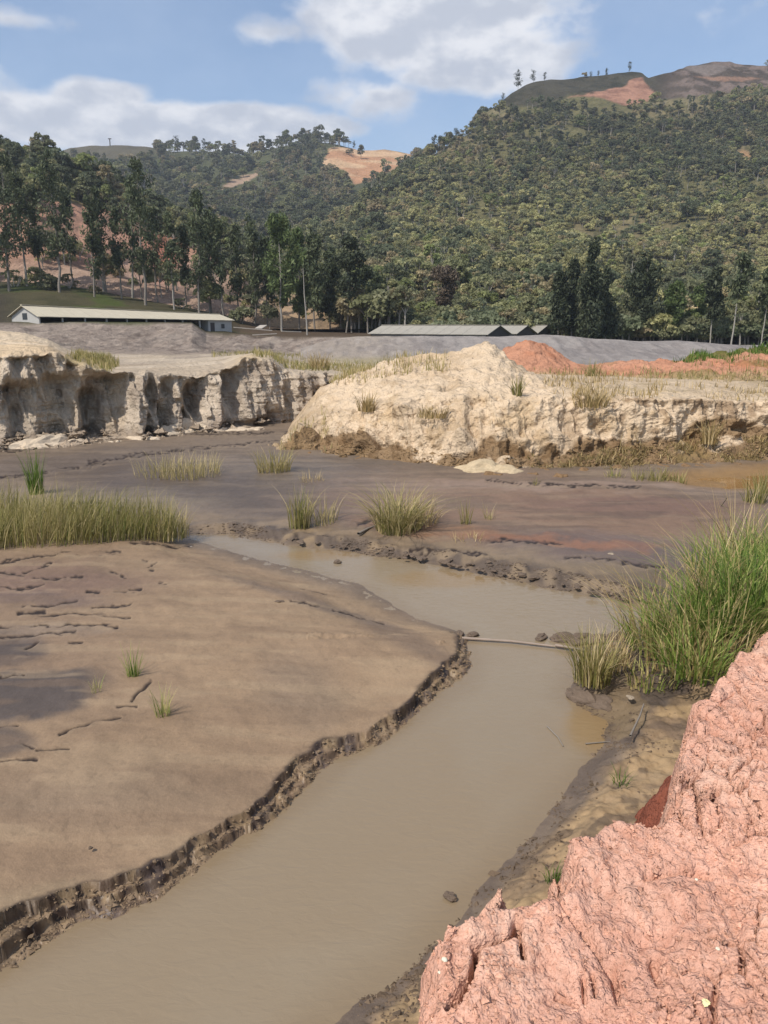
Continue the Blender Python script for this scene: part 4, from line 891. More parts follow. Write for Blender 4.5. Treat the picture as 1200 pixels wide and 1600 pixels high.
def scatter(SH, n, tmax, rej, scale=(.7, 1.3), seed=0, dark=1.0, only=None):
    P, PX, PY, T = SH[0], SH[1], SH[2], SH[3]
    A = np.linalg.norm(np.cross(np.gradient(P, axis=1), np.gradient(P, axis=0)), axis=-1)
    gx, gy = pix(P); dist = P[..., 1]
    w = A*(.25+.75*sst(fbm(P, .045, 3, 430+seed), -.35, .15) if only is None else 1)*(T <= tmax)*rej(P, gx, gy, T)*(gx > -380)*(gx < 1560)*(220/np.clip(dist, 120, 1200))**.8
    k = rng.choice(w.size, n, p=(w/w.sum()).ravel()); p = P.reshape(-1, 3)[k] + rng.normal(0, 1.2, (n, 3))*[1, 1, 0]
    # patches of one kind and colour
    pn = fbm(p, .018, 3, 400+seed); pn2 = fbm(p, .05, 3, 410+seed)
    s_ = rng.uniform(*scale, n)*(1+.2*pn2); big = rng.uniform(0, 1, n) < .05; s_ = np.where(big, s_*1.45, s_)
    kd = rng.integers(0, len(kinds), n)
    kd = np.where(rng.uniform(0, 1, n) < .14, rng.choice([8, 9, 10, 11], n), kd); kd = np.where((pn > .15) & (rng.uniform(0, 1, n) < .5), rng.choice([10, 11, 12], n), kd)
    if only: kd = rng.choice(only, n)
    base = np.array([[.72, .80, .75], [1.0, 1.0, .9], [1.25, 1.25, 1.0], [1.75, 1.45, 1.35], [1.2, 1.32, .85], [1.7, 1.6, 1.25]])
    wts = np.stack([1.1-.9*pn, 1.2+0*pn, .8+.8*pn, 0.2+np.clip(pn+.35*pn2, 0, 1)*3.4, .22-.3*pn2, .25+.8*np.clip(pn, 0, 1)], -1).clip(.02, 9); wts /= wts.sum(1, keepdims=True)
    ci = (rng.uniform(0, 1, n)[:, None] > wts.cumsum(1)).sum(1).clip(0, 5)
    px_, py_ = pix(p); mid = np.exp(-((py_-370-.10*(px_-800))/85)**2)*(1-np.exp(-((px_-560)/60)**2)) if SH is HR else 0*px_
    s_ = s_*(1-.22*mid); tan_ = (rng.uniform(0, 1, n) < .45*mid); ci = np.where(tan_, 5, ci)
    col = base[ci]*rng.uniform(.75, 1.25, (n, 1))*dark*(1+.22*mid)[:, None]*np.array([1.52, 1.46, 1.46])
    if SH is HR: col = col*(1-.22*np.exp(-((py_-215)/35)**2))[:, None]
    pts.append(p); scl.append(s_); idx.append(kd); tint.append(col); rot.append(rng.uniform(0, 6.28, n))
def polym(gx, gy, poly): return inside(gx, gy, poly)
def rejR(P, gx, gy, T):
    w = np.ones(gx.shape)
    n_ = 8*fbm(P, .03, 3, 420)
    w *= np.where((gx < 640) & (T < 1.0), .12, 1.0)
    w[inside(gx+n_, gy+n_, [(720, 184), (830, 172), (905, 160), (1020, 168), (1110, 156), (1250, 140), (1700, 112), (1700, -50), (740, -50)])] = .003
    w[inside(gx, gy, [(1155, 230), (1178, 228), (1176, 256), (1156, 256)])] = 0
    return w
def rejF(P, gx, gy, T):
    w = np.ones(gx.shape); n_ = 4*fbm(P, .03, 3, 421)
    w[inside(gx, gy, [(60, 150), (235, 150), (240, 245), (190, 256), (120, 250), (60, 250)])] = 0
    w[inside(gx+n_, gy+n_*.5, [(505, 262), (512, 236), (548, 226), (600, 228), (648, 234), (640, 262), (600, 278), (575, 295), (552, 302), (530, 280), (500, 275)])] = .02
    w[(gx > 575) & (gx < 650) & (gy < 245)] = 0
    w[inside(gx+n_, gy+n_*.5, [(340, 306), (368, 278), (405, 264), (408, 284), (378, 300), (350, 316)])] = .05
    return w
def rejL(P, gx, gy, T):
    w = np.ones(gx.shape); n_ = 8*fbm(P, .05, 3, 422)
    w[inside(gx+n_, gy+n_, [(-500, 330), (0, 318), (60, 312), (140, 322), (210, 345), (270, 372), (330, 400), (380, 425), (440, 448), (500, 478), (560, 530), (-500, 530)])] = .06
    w[inside(gx, gy, [(100, 286), (150, 296), (162, 312), (110, 306)])] = .05
    return w
scatter(HR, 15500, 5.25, rejR, (.48, 1.02), 0)
scatter(HR, 1500, 5.25, lambda P, gx, gy, T: (T < .7)*(gx > 600)*1.0, (.5, .85), 3, 1.15, [12, 13, 6, 7])
scatter(HF, 6500, 4.2, rejF, (.95, 1.5), 1, .85)
scatter(HL, 3000, 4.3, rejL, (.5, .9), 2, .95)
pts = np.concatenate(pts); scl = np.concatenate(scl); idx = np.concatenate(idx); tint = np.concatenate(tint); rot = np.concatenate(rot)
gx, gy = pix(pts); vis = (gx > -10) & (gx < 1210) & (gy < 530)
order = np.argsort(np.where(vis, pts[:, 1]/scl, 1e9)); ind = set(order[:230].tolist())
for i in order[:230]:
    o = bpy.data.objects.new('forest_tree', TM[idx[i]]); COL.objects.link(o); o.location = pts[i]-[0, 0, .4]; o.rotation_euler = (0, 0, rot[i]); o.scale = (scl[i],)*3
    o['tint'] = [float(c) for c in tint[i]]+[1.0]
    tag(o, 'bushy green tree in the dense wood covering the foot of the hills', 'tree', 'forest trees at the foot of the hills')
keep = np.array([i not in ind for i in range(len(pts))])
me = bpy.data.meshes.new('forest'); me.vertices.add(int(keep.sum())); me.vertices.foreach_set('co', (pts[keep]-[0, 0, .4]).astype(np.float32).ravel())
for an, ty, key, av in [('scl', 'FLOAT', 'value', scl[keep]), ('kind_index', 'INT', 'value', idx[keep]), ('tint', 'FLOAT_COLOR', 'color', np.c_[tint[keep], np.ones(keep.sum())]), ('rot', 'FLOAT_VECTOR', 'vector', np.c_[rng.normal(0, .05, (keep.sum(), 2)), rot[keep]])]:
    a = me.attributes.new(an, ty, 'POINT'); a.data.foreach_set(key, np.asarray(av, np.int32 if ty == 'INT' else np.float32).ravel())
fo = tag(link('forest', me), 'continuous scrubby wood covering the hillsides', 'forest', kind='stuff')
ng = bpy.data.node_groups.new('forest', 'GeometryNodeTree')
ng.interface.new_socket('Geometry', in_out='INPUT', socket_type='NodeSocketGeometry'); ng.interface.new_socket('Geometry', in_out='OUTPUT', socket_type='NodeSocketGeometry')
N = ng.nodes; gi = N.new('NodeGroupInput'); go = N.new('NodeGroupOutput'); ci = N.new('GeometryNodeCollectionInfo'); ci.inputs['Collection'].default_value = tcoll; ci.inputs['Separate Children'].default_value = True; ci.inputs['Reset Children'].default_value = True
ip = N.new('GeometryNodeInstanceOnPoints'); ip.inputs['Pick Instance'].default_value = True
def na(nm, ty):
    q = N.new('GeometryNodeInputNamedAttribute'); q.data_type = ty; q.inputs['Name'].default_value = nm; return [s for s in q.outputs if s.enabled and s.name == 'Attribute'][0]
ng.links.new(gi.outputs[0], ip.inputs['Points']); ng.links.new(ci.outputs[0], ip.inputs['Instance']); ng.links.new(na('kind_index', 'INT'), ip.inputs['Instance Index'])
ng.links.new(na('scl', 'FLOAT'), ip.inputs['Scale']); ng.links.new(na('rot', 'FLOAT_VECTOR'), ip.inputs['Rotation']); ng.links.new(ip.outputs[0], go.inputs[0])
md = fo.modifiers.new('forest', 'NODES'); md.node_group = ng

# --- tall trees with trunk and crown of their own
L_euc = leafmat('eucalyptus_leaves', (.042, .054, .028), (.10, .12, .058), (.18, .19, .10), trans=.25)
L_euclight = leafmat('light_leaves', (.07, .095, .03), (.13, .17, .06), (.21, .24, .10), trans=.3)
L_dark = leafmat('dark_leaves', (.026, .034, .018), (.055, .066, .034), (.11, .12, .065), trans=.15)
L_brown = leafmat('brown_twigs', (.07, .05, .035), (.12, .09, .06), (.17, .13, .09), trans=.15)
def tall_tree(H, start, rad, n, size, style, leanx=0.0):
    """returns trunk mesh data and crown mesh data; branches carry the leaf clumps"""
    nseg = 9; zs = np.linspace(0, H, nseg); wob = np.cumsum(rng.normal(0, H*.008, (nseg, 2)), 0); wob[:, 0] += leanx*zs; wob[0] = 0
    cen = np.c_[wob, zs]; r0 = max(.12, H*.011)
    tr = [tube(np.r_[[[0, 0, -1.5]], cen], np.r_[[r0*1.1], r0*(1-zs/H*.88)], 7)]
    nb = int(13+H*.9); cs = []; 
    for j in range(nb):
        u = rng.uniform(0, 1); zz = H*(start+(1-start)*u); p0 = np.array([np.interp(zz, zs, cen[:, 0]), np.interp(zz, zs, cen[:, 1]), zz])
        a = rng.uniform(0, 6.28)
        if style == 'cone': rl = rad*(1-u)**.7*rng.uniform(.6, 1)+.25
        elif style == 'round': rl = rad*math.sqrt(max(.05, 1-(2*u-.9)**2*.8))*rng.uniform(.45, 1)
        else: rl = rad*(.35+.65*math.sin(math.pi*min(1, u*.85+.15)))*rng.uniform(.35, 1.1)
        rise = rl*rng.uniform(.3, 1.1)*(1 if style != 'cone' else .3)
        p1 = p0+[math.cos(a)*rl*.55, math.sin(a)*rl*.55, rise*.7]; p2 = p0+[math.cos(a)*rl, math.sin(a)*rl, rise]
        tr.append(tube([p0, p1, p2], [r0*.32*(1.1-u), r0*.2*(1.1-u), .015], 4))
        for q_ in ([p2, p1] if style != 'cone' else [p2, p1, (p0+p1)/2]):
            cs.append((q_+rng.normal(0, .25, 3), rl*rng.uniform(.28, .5)+.35))
    cs.append((cen[-1], rad*.3+.3)); c0 = np.array([c[0] for c in cs]); cr = np.array([c[1] for c in cs])
    i = rng.integers(0, len(cs), n); d = rng.normal(size=(n, 3)); d /= np.linalg.norm(d, axis=1, keepdims=True)
    stretch = np.array([1, 1, 1.35 if style == 'euc' else (1.8 if style == 'cone' else .9)])
    c = c0[i]+d*(cr[i]*rng.uniform(.3, 1.05, n)**.6)[:, None]*stretch
    if style in ('euc', 'cone'): c[:, 2] -= rng.uniform(0, .8, n)*cr[i]
    V, Fq = leafquads(c, size, 1.5 if style != 'round' else 1.0, .5 if style != 'round' else 0, d*.4)
    tone = np.clip(rng.uniform(0, .75, len(cs))[i]*.8+rng.uniform(0, .35, n), 0, 1)
    return join(tr), (V, Fq, np.repeat(tone, 4))
def put_tree(name, label, cat, px, py, dist, toppy, style, lm, group, start=.3, radf=.14, n=2600, size=.30, bark=None, leanx=0):
    base = atY(px, py, dist); H = max(3.0, atY(px, toppy, dist)[2]-base[2])
    (tv, tf), (V, Fq, tn) = tall_tree(H, start, H*radf, n, size, style, leanx)
    root = bpy.data.objects.new(name, None); COL.objects.link(root); root.location = base; root.empty_display_size = .5
    tag(root, label, cat, group)
    link('trunk', mesh_from('trunk', tv, tf, bark or M_bark, smooth=True), root); link('crown', mesh_from('crown', V, Fq, lm, {'tone': tn}), root)
    return root
EG = 'tall eucalyptus trees in front of the cut hillside'
eu = [(-60,445,140,240,.25,.14,'past the left frame edge, in front of the pink cut'),(-25,448,138,250,.25,.14,'whose crown crosses the left frame edge'),(14,452,140,238,.22,.16,'leftmost in the row, dark full crown above the black shrubs'),(42,446,146,262,.35,.12,'thin one second from the left, in front of the grassy slope top'),(66,446,150,290,.4,.11,'short one between the leftmost dark tree and the tallest left tree'),
 (92,446,142,238,.28,.15,'tallest dark one left of the cut, over the left shed gable'),(118,450,150,300,.4,.10,'slim sparse one just right of the tallest dark tree'),(147,456,142,312,.2,.13,'bushy low-crowned one above the middle of the left shed'),(166,458,150,296,.4,.10,'thin one behind the bushy low-crowned tree'),
 (190,462,146,326,.45,.10,'spindly one left of the tall pair above the shed'),(207,466,150,282,.4,.11,'left one of the tall pair above the shed'),(227,470,142,252,.32,.15,'tall straight one with open crown, right of the tall pair'),(247,474,150,330,.45,.10,'thin bare-stemmed one beside the pink scar'),
 (272,480,142,338,.25,.13,'dark bushy one right of the pink scar'),(292,484,150,352,.4,.11,'slender one behind the dark bushy tree'),(311,488,142,302,.3,.15,'tall one above the right end of the left shed'),(331,492,150,330,.4,.12,'open crowned one over the shed end room'),
 (350,496,144,345,.35,.12,'one just right of the left shed'),(372,500,150,352,.3,.12,'feathery one above the debris right of the shed'),(398,504,146,348,.28,.14,'broad one left of the light green tree')]
for px, py, d, t, s_, rf, lb in eu:
    put_tree('eucalyptus_tree', 'eucalyptus tree, '+lb, 'tree', px, py, d, t, 'euc', L_euc, EG, s_*.8, rf*.74, int(700+6.0*(py-t)), .25, M_palebark if rng.uniform() < .12 else M_bark)
MG = 'tall trees at the valley edge'
for px, py, d, t, st_, lm, s_, rf, n, bk, nm, lb in [
 (440, 514, 140, 346, 'euc', L_euclight, .22, .17, 5200, M_palebark, 'broad_tree', 'light green tree with a pale slanting trunk, left of the middle trees'),
 (468, 516, 146, 362, 'euc', L_euclight, .2, .13, 3400, M_bark, 'broad_tree', 'light green tree right behind the pale trunked one'),
 (492, 518, 142, 372, 'euc', L_euc, .15, .15, 3800, M_bark, 'broad_tree', 'mid green tree between the light green trees and the dark round one'),
 (516, 518, 148, 392, 'euc', L_euc, .15, .14, 3200, M_bark, 'broad_tree', 'dull green tree touching the dark round tree on its left'),
 (541, 520, 140, 378, 'round', L_dark, .3, .19, 6000, M_bark, 'broad_tree', 'dark round-headed tree in the middle of the valley edge'),
 (566, 520, 150, 420, 'round', L_euc, .25, .17, 3400, M_bark, 'broad_tree', 'smaller green tree right of the dark round-headed one'),
 (592, 520, 146, 432, 'euc', L_euc, .3, .15, 1900, M_bark, 'broad_tree', 'open thin tree left of the middle shed'),
 (418, 512, 150, 372, 'euc', L_euc, .2, .13, 2400, M_bark, 'broad_tree', 'grey-green tree left of the light green trees'),
 (480, 526, 128, 392, 'euc', L_euclight, .88, .03, 120, M_palebark, 'bare_tree', 'thin bare pale pole-like tree in front of the light green trees'),
 (695, 508, 150, 424, 'round', L_brown, .25, .27, 6500, M_bark, 'bare_tree', 'reddish brown leafless round tree behind the middle shed'),
 (872, 524, 132, 428, 'cone', L_dark, .1, .15, 4200, M_bark, 'conifer_tree', 'low dark drooping tree left of the tallest dark conifer'),
 (893, 527, 136, 408, 'cone', L_dark, .1, .15, 4600, M_bark, 'conifer_tree', 'dark drooping conifer touching the tallest one on its left'),
 (920, 528, 130, 382, 'cone', L_dark, .08, .17, 8000, M_palebark, 'conifer_tree', 'tallest dark conifer with pale trunk behind the gravel berm'),
 (946, 528, 136, 424, 'cone', L_dark, .1, .16, 4600, M_bark, 'conifer_tree', 'dark drooping conifer touching the tallest one on its right'),
 (1004, 528, 140, 398, 'euc', L_dark, .12, .19, 5600, M_bark, 'broad_tree', 'broad dark tree right of the conifer group'),
 (985, 528, 146, 430, 'euc', L_dark, .15, .15, 3200, M_bark, 'broad_tree', 'narrow dark tree between the conifers and the broad dark tree'),
 (1050, 530, 138, 448, 'round', L_euclight, .1, .26, 5200, M_bark, 'broad_tree', 'bright green low bushy tree behind the gravel berm'),
 (1085, 530, 142, 452, 'round', L_euclight, .1, .24, 4200, M_bark, 'broad_tree', 'second bright green bushy tree, left of the dark pale-trunked one'),
 (1110, 532, 136, 420, 'euc', L_dark, .25, .13, 3400, M_palebark, 'broad_tree', 'dark tree on a thin pale trunk right of the bright green bushes'),
 (1143, 533, 130, 405, 'euc', L_euc, .4, .13, 1500, M_palebark, 'broad_tree', 'sparse tree on a tall pale trunk near the right frame edge'),
 (1190, 534, 132, 425, 'euc', L_euc, .3, .16, 2600, M_palebark, 'broad_tree', 'tree cut by the right frame edge behind the berm'),
 (1240, 536, 135, 420, 'euc', L_euc, .3, .16, 2600, M_bark, 'broad_tree', 'tree past the right frame edge behind the berm')]:
    put_tree(nm, lb, 'tree', px, py, d, t, st_, lm, MG, s_, rf*.92, int(n*.72), .30 if st_ != 'cone' else .26, bk)
# silhouettes on the ridges
P, PX, PY, T = HR
def ridge_tree(SH, px, hpx, style, lb, k=4.0, name='ridge_tree', lm=None):
    P, PX, PY, T = SH; j = np.abs(PX[0]-px).argmin(); i = np.abs(T[:, j]-(5 if SH is HR else 4)).argmin(); b = P[i, j]
    gx_, gy_ = pix(b); d = b[1]; H = hpx/1200*d
    (tv, tf), (V, Fq, tn) = tall_tree(H, .25, H*.22, 700, .028*H, style)
    root = bpy.data.objects.new(name, None); COL.objects.link(root); root.location = b-[0, 0, 1.2]; tag(root, lb, 'tree', 'trees standing on the ridges')
    link('trunk', mesh_from('trunk', tv, tf, M_bark), root); link('crown', mesh_from('crown', V, Fq, lm or L_dark, {'tone': tn}), root)
for px, h, lb in [(676, 26, 'lowest big tree on the right ridge against the sky'), (687, 24, 'round tree on the right ridge just above the lowest one'), (712, 18, 'small tree on the right ridge below the bare slope'), (748, 16, 'tree on the right ridge where the bare slope starts'),
    (786, 12, 'tiny lone tree left of the big ridge-top tree'), (808, 26, 'big dark tree standing out on the upper right ridge'), (833, 17, 'tree right of the big one on the upper right ridge'), (850, 12, 'small round tree on the bare summit slope'), (922, 8, 'first small bush on the summit line'), (934, 8, 'second small bush on the summit line'), (948, 10, 'thin small tree on the summit line'), (983, 14, 'lone tree on the highest point left of the orange scar')]:
    ridge_tree(HR, px, h, 'round' if h != 10 else 'euc', lb)
for px, h, lb in [(264, 16, 'leftmost tall tree on the middle distant ridge'), (276, 22, 'high-headed tree on the middle distant ridge'), (318, 18, 'broad tree on the middle distant ridge'), (328, 14, 'tree right beside the broad distant ridge tree'), (412, 14, 'small lone tree in the dip of the distant ridge'), (484, 16, 'tree left of the two-topped distant ridge trees'), (494, 18, 'two-topped tree on the distant ridge left of the quarry cut'), (552, 12, 'last dark tree on the distant ridge before the quarry cut')]:
    ridge_tree(HF, px, h, 'round', lb)

# ================================================================== SHEDS
class MB:
    def __init__(s): s.V = []; s.F = []
    def hexa(s, c):           # 8 corners: bottom 4 (ccw), top 4
        o = len(s.V); s.V += [tuple(v) for v in c]
        s.F += [[o, o+3, o+2, o+1], [o+4, o+5, o+6, o+7], [o, o+1, o+5, o+4], [o+1, o+2, o+6, o+5], [o+2, o+3, o+7, o+6], [o+3, o, o+4, o+7]]
    def box(s, x0, x1, y0, y1, z0, z1, z0b=None, z1b=None):
        z0b = z0 if z0b is None else z0b; z1b = z1 if z1b is None else z1b   # heights at the x1 end
        s.hexa([(x0, y0, z0), (x1, y0, z0b), (x1, y1, z0b), (x0, y1, z0), (x0, y0, z1), (x1, y0, z1b), (x1, y1, z1b), (x0, y1, z1)])
    def mesh(s, name, m): return mesh_from(name, s.V, s.F, m)
M_roof = plain('fibre_cement', (.48, .42, .31), .9, .12, 1.2, .02); M_roof2 = plain('old_fibre_cement', (.30, .275, .23), .9, .15, 1.0, .02)
M_white = plain('whitewash', (.40, .385, .36), .9, .18, 1.5); M_lilac = plain('grey_render', (.22, .205, .2), .9, .15, 1.0); M_darkw = plain('dark_timber', (.06, .05, .045), .9, .2, 2)
M_glass = plain('dark_window', (.03, .035, .04), .2, .1, 2)
def shed(name, label, A, B, hw, dropA, dropB, floor, roofm, wallm, open_front, endB_room=False, gableA=True, gablem=None):
    """shed along local x from A to B; A, B are ridge ends (world)"""
    A = np.array(A); B = np.array(B); L = math.hypot(B[0]-A[0], B[1]-A[1]); ang = math.atan2(B[1]-A[1], B[0]-A[0])
    root = bpy.data.objects.new(name, None); COL.objects.link(root); root.location = (A[0], A[1], 0); root.rotation_euler = (0, 0, ang)
    tag(root, label, 'shed', 'long sheds behind the works')
    za, zb = A[2], B[2]; t = .07; ov = .35
    for sg in (-1, 1):
        m = MB(); ya, yb = (-hw-ov, 0.0) if sg < 0 else (0.0, hw+ov)
        ea, eb = za-dropA*(hw+ov)/hw, zb-dropB*(hw+ov)/hw
        n_ = int(L/1.0)      # corrugated look: overlapping sheets
        for i in range(n_):
            u0, u1 = i/n_, (i+1)/n_; x0, x1 = -ov+(L+2*ov)*u0, -ov+(L+2*ov)*u1-.02
            r0, r1 = za+(zb-za)*u0, za+(zb-za)*u1; e0, e1 = ea+(eb-ea)*u0, ea+(eb-ea)*u1; l = .012*(i % 2)
            if sg < 0: c = [(x0, ya, e0), (x1, ya, e1), (x1, yb, r1), (x0, yb, r0)]
            else: c = [(x0, ya, r0), (x1, ya, r1), (x1, yb, e1), (x0, yb, e0)]
            m.hexa([(a, b_, c_+l-t) for a, b_, c_ in c]+[(a, b_, c_+l) for a, b_, c_ in c])
        link('roof_slope', m.mesh('roof_slope', roofm), root)
    m = MB(); m.box(-ov, L+ov, -.18, .18, za+.02, za+.09, zb+.02, zb+.09); link('ridge_cap', m.mesh('ridge_cap', roofm), root)
    def endwall(x, z_r, drop, nm, mt):
        m = MB(); w = .15; e = z_r-drop-.1; m.box(x, x+w, -hw, hw, floor, e)
        o_ = len(m.V); zz = z_r-.1
        m.V += [(x, -hw, e), (x, hw, e), (x, 0, zz), (x, 0, zz), (x+w, -hw, e), (x+w, hw, e), (x+w, 0, zz), (x+w, 0, zz)]
        m.F += [[o_, o_+2, o_+3, o_+1], [o_+4, o_+5, o_+7, o_+6]]
        return link(nm, m.mesh(nm, mt), root)
    ga = endwall(0.0, za, dropA, 'gable_wall', gablem or wallm); gb = endwall(L-.15, zb, dropB, 'gable_wall', gablem or wallm)
    m = MB(); m.box(.16, L-.16, hw-.15, hw, floor, za-dropA-.12, None, zb-dropB-.12); link('back_wall', m.mesh('back_wall', wallm if not open_front else M_darkw), root)
    if open_front:
        k = int(L/3.2)
        for i in range(1, k+1):
            x = i*L/(k+1)
            if endB_room and x > L-5.2: continue
            zt = za+(zb-za)*x/L-(dropA+(dropB-dropA)*x/L)-.1; m = MB(); m.box(x-.09, x+.09, -hw+.02, -hw+.2, floor, zt); link('post', m.mesh('post', M_white), root)
        if endB_room:
            m = MB(); m.box(L-4.6, L-.16, -hw, -hw+.15, floor, zb-dropB-.06); m.box(L-4.6, L-4.45, -hw+.16, hw-.16, floor, zb-dropB-.15); w_ = link('room_wall', m.mesh('room_wall', M_white), root)
            for nm, x0, x1, z0, z1 in (('window', L-2.2, L-1.4, floor+1.0, floor+1.8), ('door', L-4.2, L-3.4, floor+.0, floor+1.9)):
                m = MB(); m.box(x0, x1, -hw-.02, -hw+.01, z0, z1); f_ = link(nm, m.mesh(nm, M_white if nm == 'window' else M_darkw), root)
                if nm == 'window':
                    m = MB(); m.box(x0+.08, x1-.08, -hw-.035, -hw-.022, z0+.08, z1-.08); link('pane', m.mesh('pane', M_glass), f_)
    else:
        m = MB(); m.box(.16, L-.16, -hw, -hw+.15, floor, za-dropA-.12, None, zb-dropB-.12); link('front_wall', m.mesh('front_wall', wallm), root)
    # a small window in the near gable
    m = MB(); m.box(-.03, -.003, -.5, .5, za-dropA-.5, za-dropA+.25); link('gable_window', m.mesh('gable_window', M_glass), root)
    return root
A = atY(37, 477, 94); B = atY(340, 491, 119)
shed('long_shed', 'long low shed with pale roof and white gable on the left embankment', A, B, 2.9, 1.15, .80, 2.2, M_roof, M_white, True, True)
hh_ = 3.72
for (pr_, dr, L, lb) in [(779, 117, 20.5, 'nearest grey shed with long roof behind the gravel berm'), (822, 127, 20.5, 'middle shed of the three, its gable showing right of the long roof'), (853, 137, 20.5, 'farthest of the three sheds, partly behind the berm')]:
    B = atY(pr_, 508.5, dr); ang = R(34); A = np.array([B[0]-math.cos(ang)*L, B[1]+math.sin(ang)*L, B[2]])
    shed('long_shed', lb, A, B, 3.7, 1.15, 1.15, .3, M_roof2, M_lilac, False, gablem=M_darkw)
# debris right of the left shed
M_plank = plain('weathered_plank', (.36, .32, .27), .9, .2, 2)
for (x0, y0, x1, y1, d, w_, lb) in [(365, 512, 425, 517, 116, .5, 'pale slab leaning by the right end of the left shed'), (395, 524, 432, 522, 114, .4, 'pale plank lying on the dark earth right of the left shed'), (404, 514, 412, 509, 118, 1.2, 'broken light panel on the debris heap right of the shed'), (440, 518, 470, 519, 119, .5, 'grey plank on the dark earth strip under the light green trees')]:
    a = atY(x0, y0, d); b = atY(x1, y1, d+1.5); v = (b-a); L = np.linalg.norm(v); m = MB(); m.box(0, L, -w_/2, w_/2, 0, .12)
    o = link('plank', m.mesh('plank', M_plank), loc=tuple(a), rz=math.atan2(v[1], v[0])); o.rotation_euler[1] = -math.asin(v[2]/L); tag(o, lb, 'plank', 'planks lying right of the left shed')

# ================================================================== ROCKS, CLODS AND LITTER
def lumpmesh(name, mat, colr, sub=3, amp=.35, seed=0, sc=(1, 1, .7)):
    bm_ = bpy.data.meshes.new('t'); import bmesh
    b = bmesh.new(); bmesh.ops.create_icosphere(b, subdivisions=sub, radius=1); V = np.array([v.co[:] for v in b.verts]); Fq = np.array([[v.index for v in f_.verts] for f_ in b.faces]); b.free(); bpy.data.meshes.remove(bm_)
    w1, w2 = worley(V, 1.3, seed); V = V*(1+amp*(fbm(V, 1.1, 4, seed)+.9*(.5-w1)))[:, None]*sc
    A_ = np.ones((len(V), 4)); A_[:, :3] = colr; A_[:, 3] = .85
    return mesh_from(name, V, Fq, mat, {'Col': A_}, smooth=False)
M_rock = earth('clod', (2, 9, 40), .2, (.006, .002), (4, 14), rough=.9, spec=.15)
rk = [lumpmesh('rock', M_rock, pc(120, 104, 90), 3, .4, s_) for s_ in (1, 2, 3, 4)]
rkp = [lumpmesh('rock', M_rock, pc(176, 160, 140), 3, .4, s_) for s_ in (5, 6)]
RGp = 'dark stones along the far edge of the pool'
for px, py, s_, lb in [(845, 996, .055, 'round dark stone at the left end of the stone row on the weir'), (878, 998, .10, 'flat dark stone second from the left on the weir'), (905, 1000, .10, 'dark stone in the middle of the weir row'), (935, 1000, .11, 'dark wet stone near the reeds on the weir'), (962, 1000, .12, 'grey stone at the right end of the weir row'), (718, 990, .05, 'small dark clod at the left end of the weir'), (738, 992, .05, 'second dark clod at the left end of the weir'), (910, 1090, .14, 'muddy boulder at the tip of the spit under the reeds'), (940, 1100, .12, 'dark lump on the spit right of the muddy boulder')]:
    o = link('rock', rk[hash(lb) % 4 if False else int(px) % 4], loc=gz(px, py, .02), rz=rng.uniform(0, 6), sc=(s_*1.7, s_, s_)); tag(o, lb, 'stone', 'stones on the low weir')
for i in range(46):
    t = rng.uniform(0, 1); px = 450+570*t; py = np.interp(px, [450, 560, 700, 850, 1010], [845, 856, 878, 906, 937])+rng.normal(0, 2.6)
    s_ = rng.uniform(.02, .062); o = link('rock', (rk if rng.uniform() < .93 else rkp)[i % 2], loc=gz(px, py, .08), rz=rng.uniform(0, 6), sc=(s_*1.5, s_, s_*.8))
    tag(o, 'small stone or clod in the broken line along the far edge of the pool', 'stone', RGp)
hp = [lumpmesh('fallen_clay', M_rock, pc(222, 202, 176), 4, .38, s_, (1, .7, .75)) for s_ in (21, 22, 23)]
for px, py, w_, h_, lb in [(72, 692, .85, .55, 'pale heap of fallen clay at the left foot of the cliff'), (95, 682, .6, .75, 'taller pale clay heap beside the left one under the cliff'), (118, 690, .5, .3, 'low pale clay lump right of the two left heaps'), (265, 674, .55, .45, 'pale clay boulder left in the middle group at the cliff foot'),
   (290, 670, .6, .5, 'big pale clay boulder in the middle group at the cliff foot'), (318, 669, .5, .42, 'pale clay boulder right in the middle group at the cliff foot'), (345, 668, .35, .25, 'small clay boulder trailing the middle group'), (375, 668, .45, .22, 'flat clay block under the right part of the cliff'), (400, 667, .4, .2, 'flat clay block near the right end of the cliff'), (215, 684, .5, .2, 'dark-edged clay slab under the big alcove'), (180, 688, .35, .2, 'small clay slab left of the big alcove foot'), (236, 684, .3, .2, 'small clay lump before the lit buttress')]:
    o = link('fallen_clay', hp[px % 3], loc=gz(px, py+8, .12), rz=rng.uniform(0, 6), sc=(w_*1.25, w_*.9, h_*1.15)); tag(o, lb, 'clay heap', 'fallen clay at the foot of the cliff')
hp2 = [lumpmesh('fallen_sand', M_rock, pc(208, 186, 152), 4, .38, s_, (1, .7, .6)) for s_ in (31, 32)]; hp3 = [lumpmesh('mud_clod', M_rock, pc(140, 112, 82), 3, .4, s_, (1, .8, .7)) for s_ in (33, 34, 35)]
for px, py, w_, h_, lb in [(755, 742, .75, .6, 'pale slumped sand block at the front foot of the sand mound'), (790, 745, .5, .45, 'rounded pale sand block right of the slumped one'), (730, 744, .4, .3, 'small pale sand block left of the slumped one')]:
    o = link('fallen_sand', hp2[px % 2], loc=gz(px, py, .1), rz=rng.uniform(-.5, .5), sc=(w_, w_, h_)); tag(o, lb, 'sand block', 'slumped sand blocks at the mound foot')
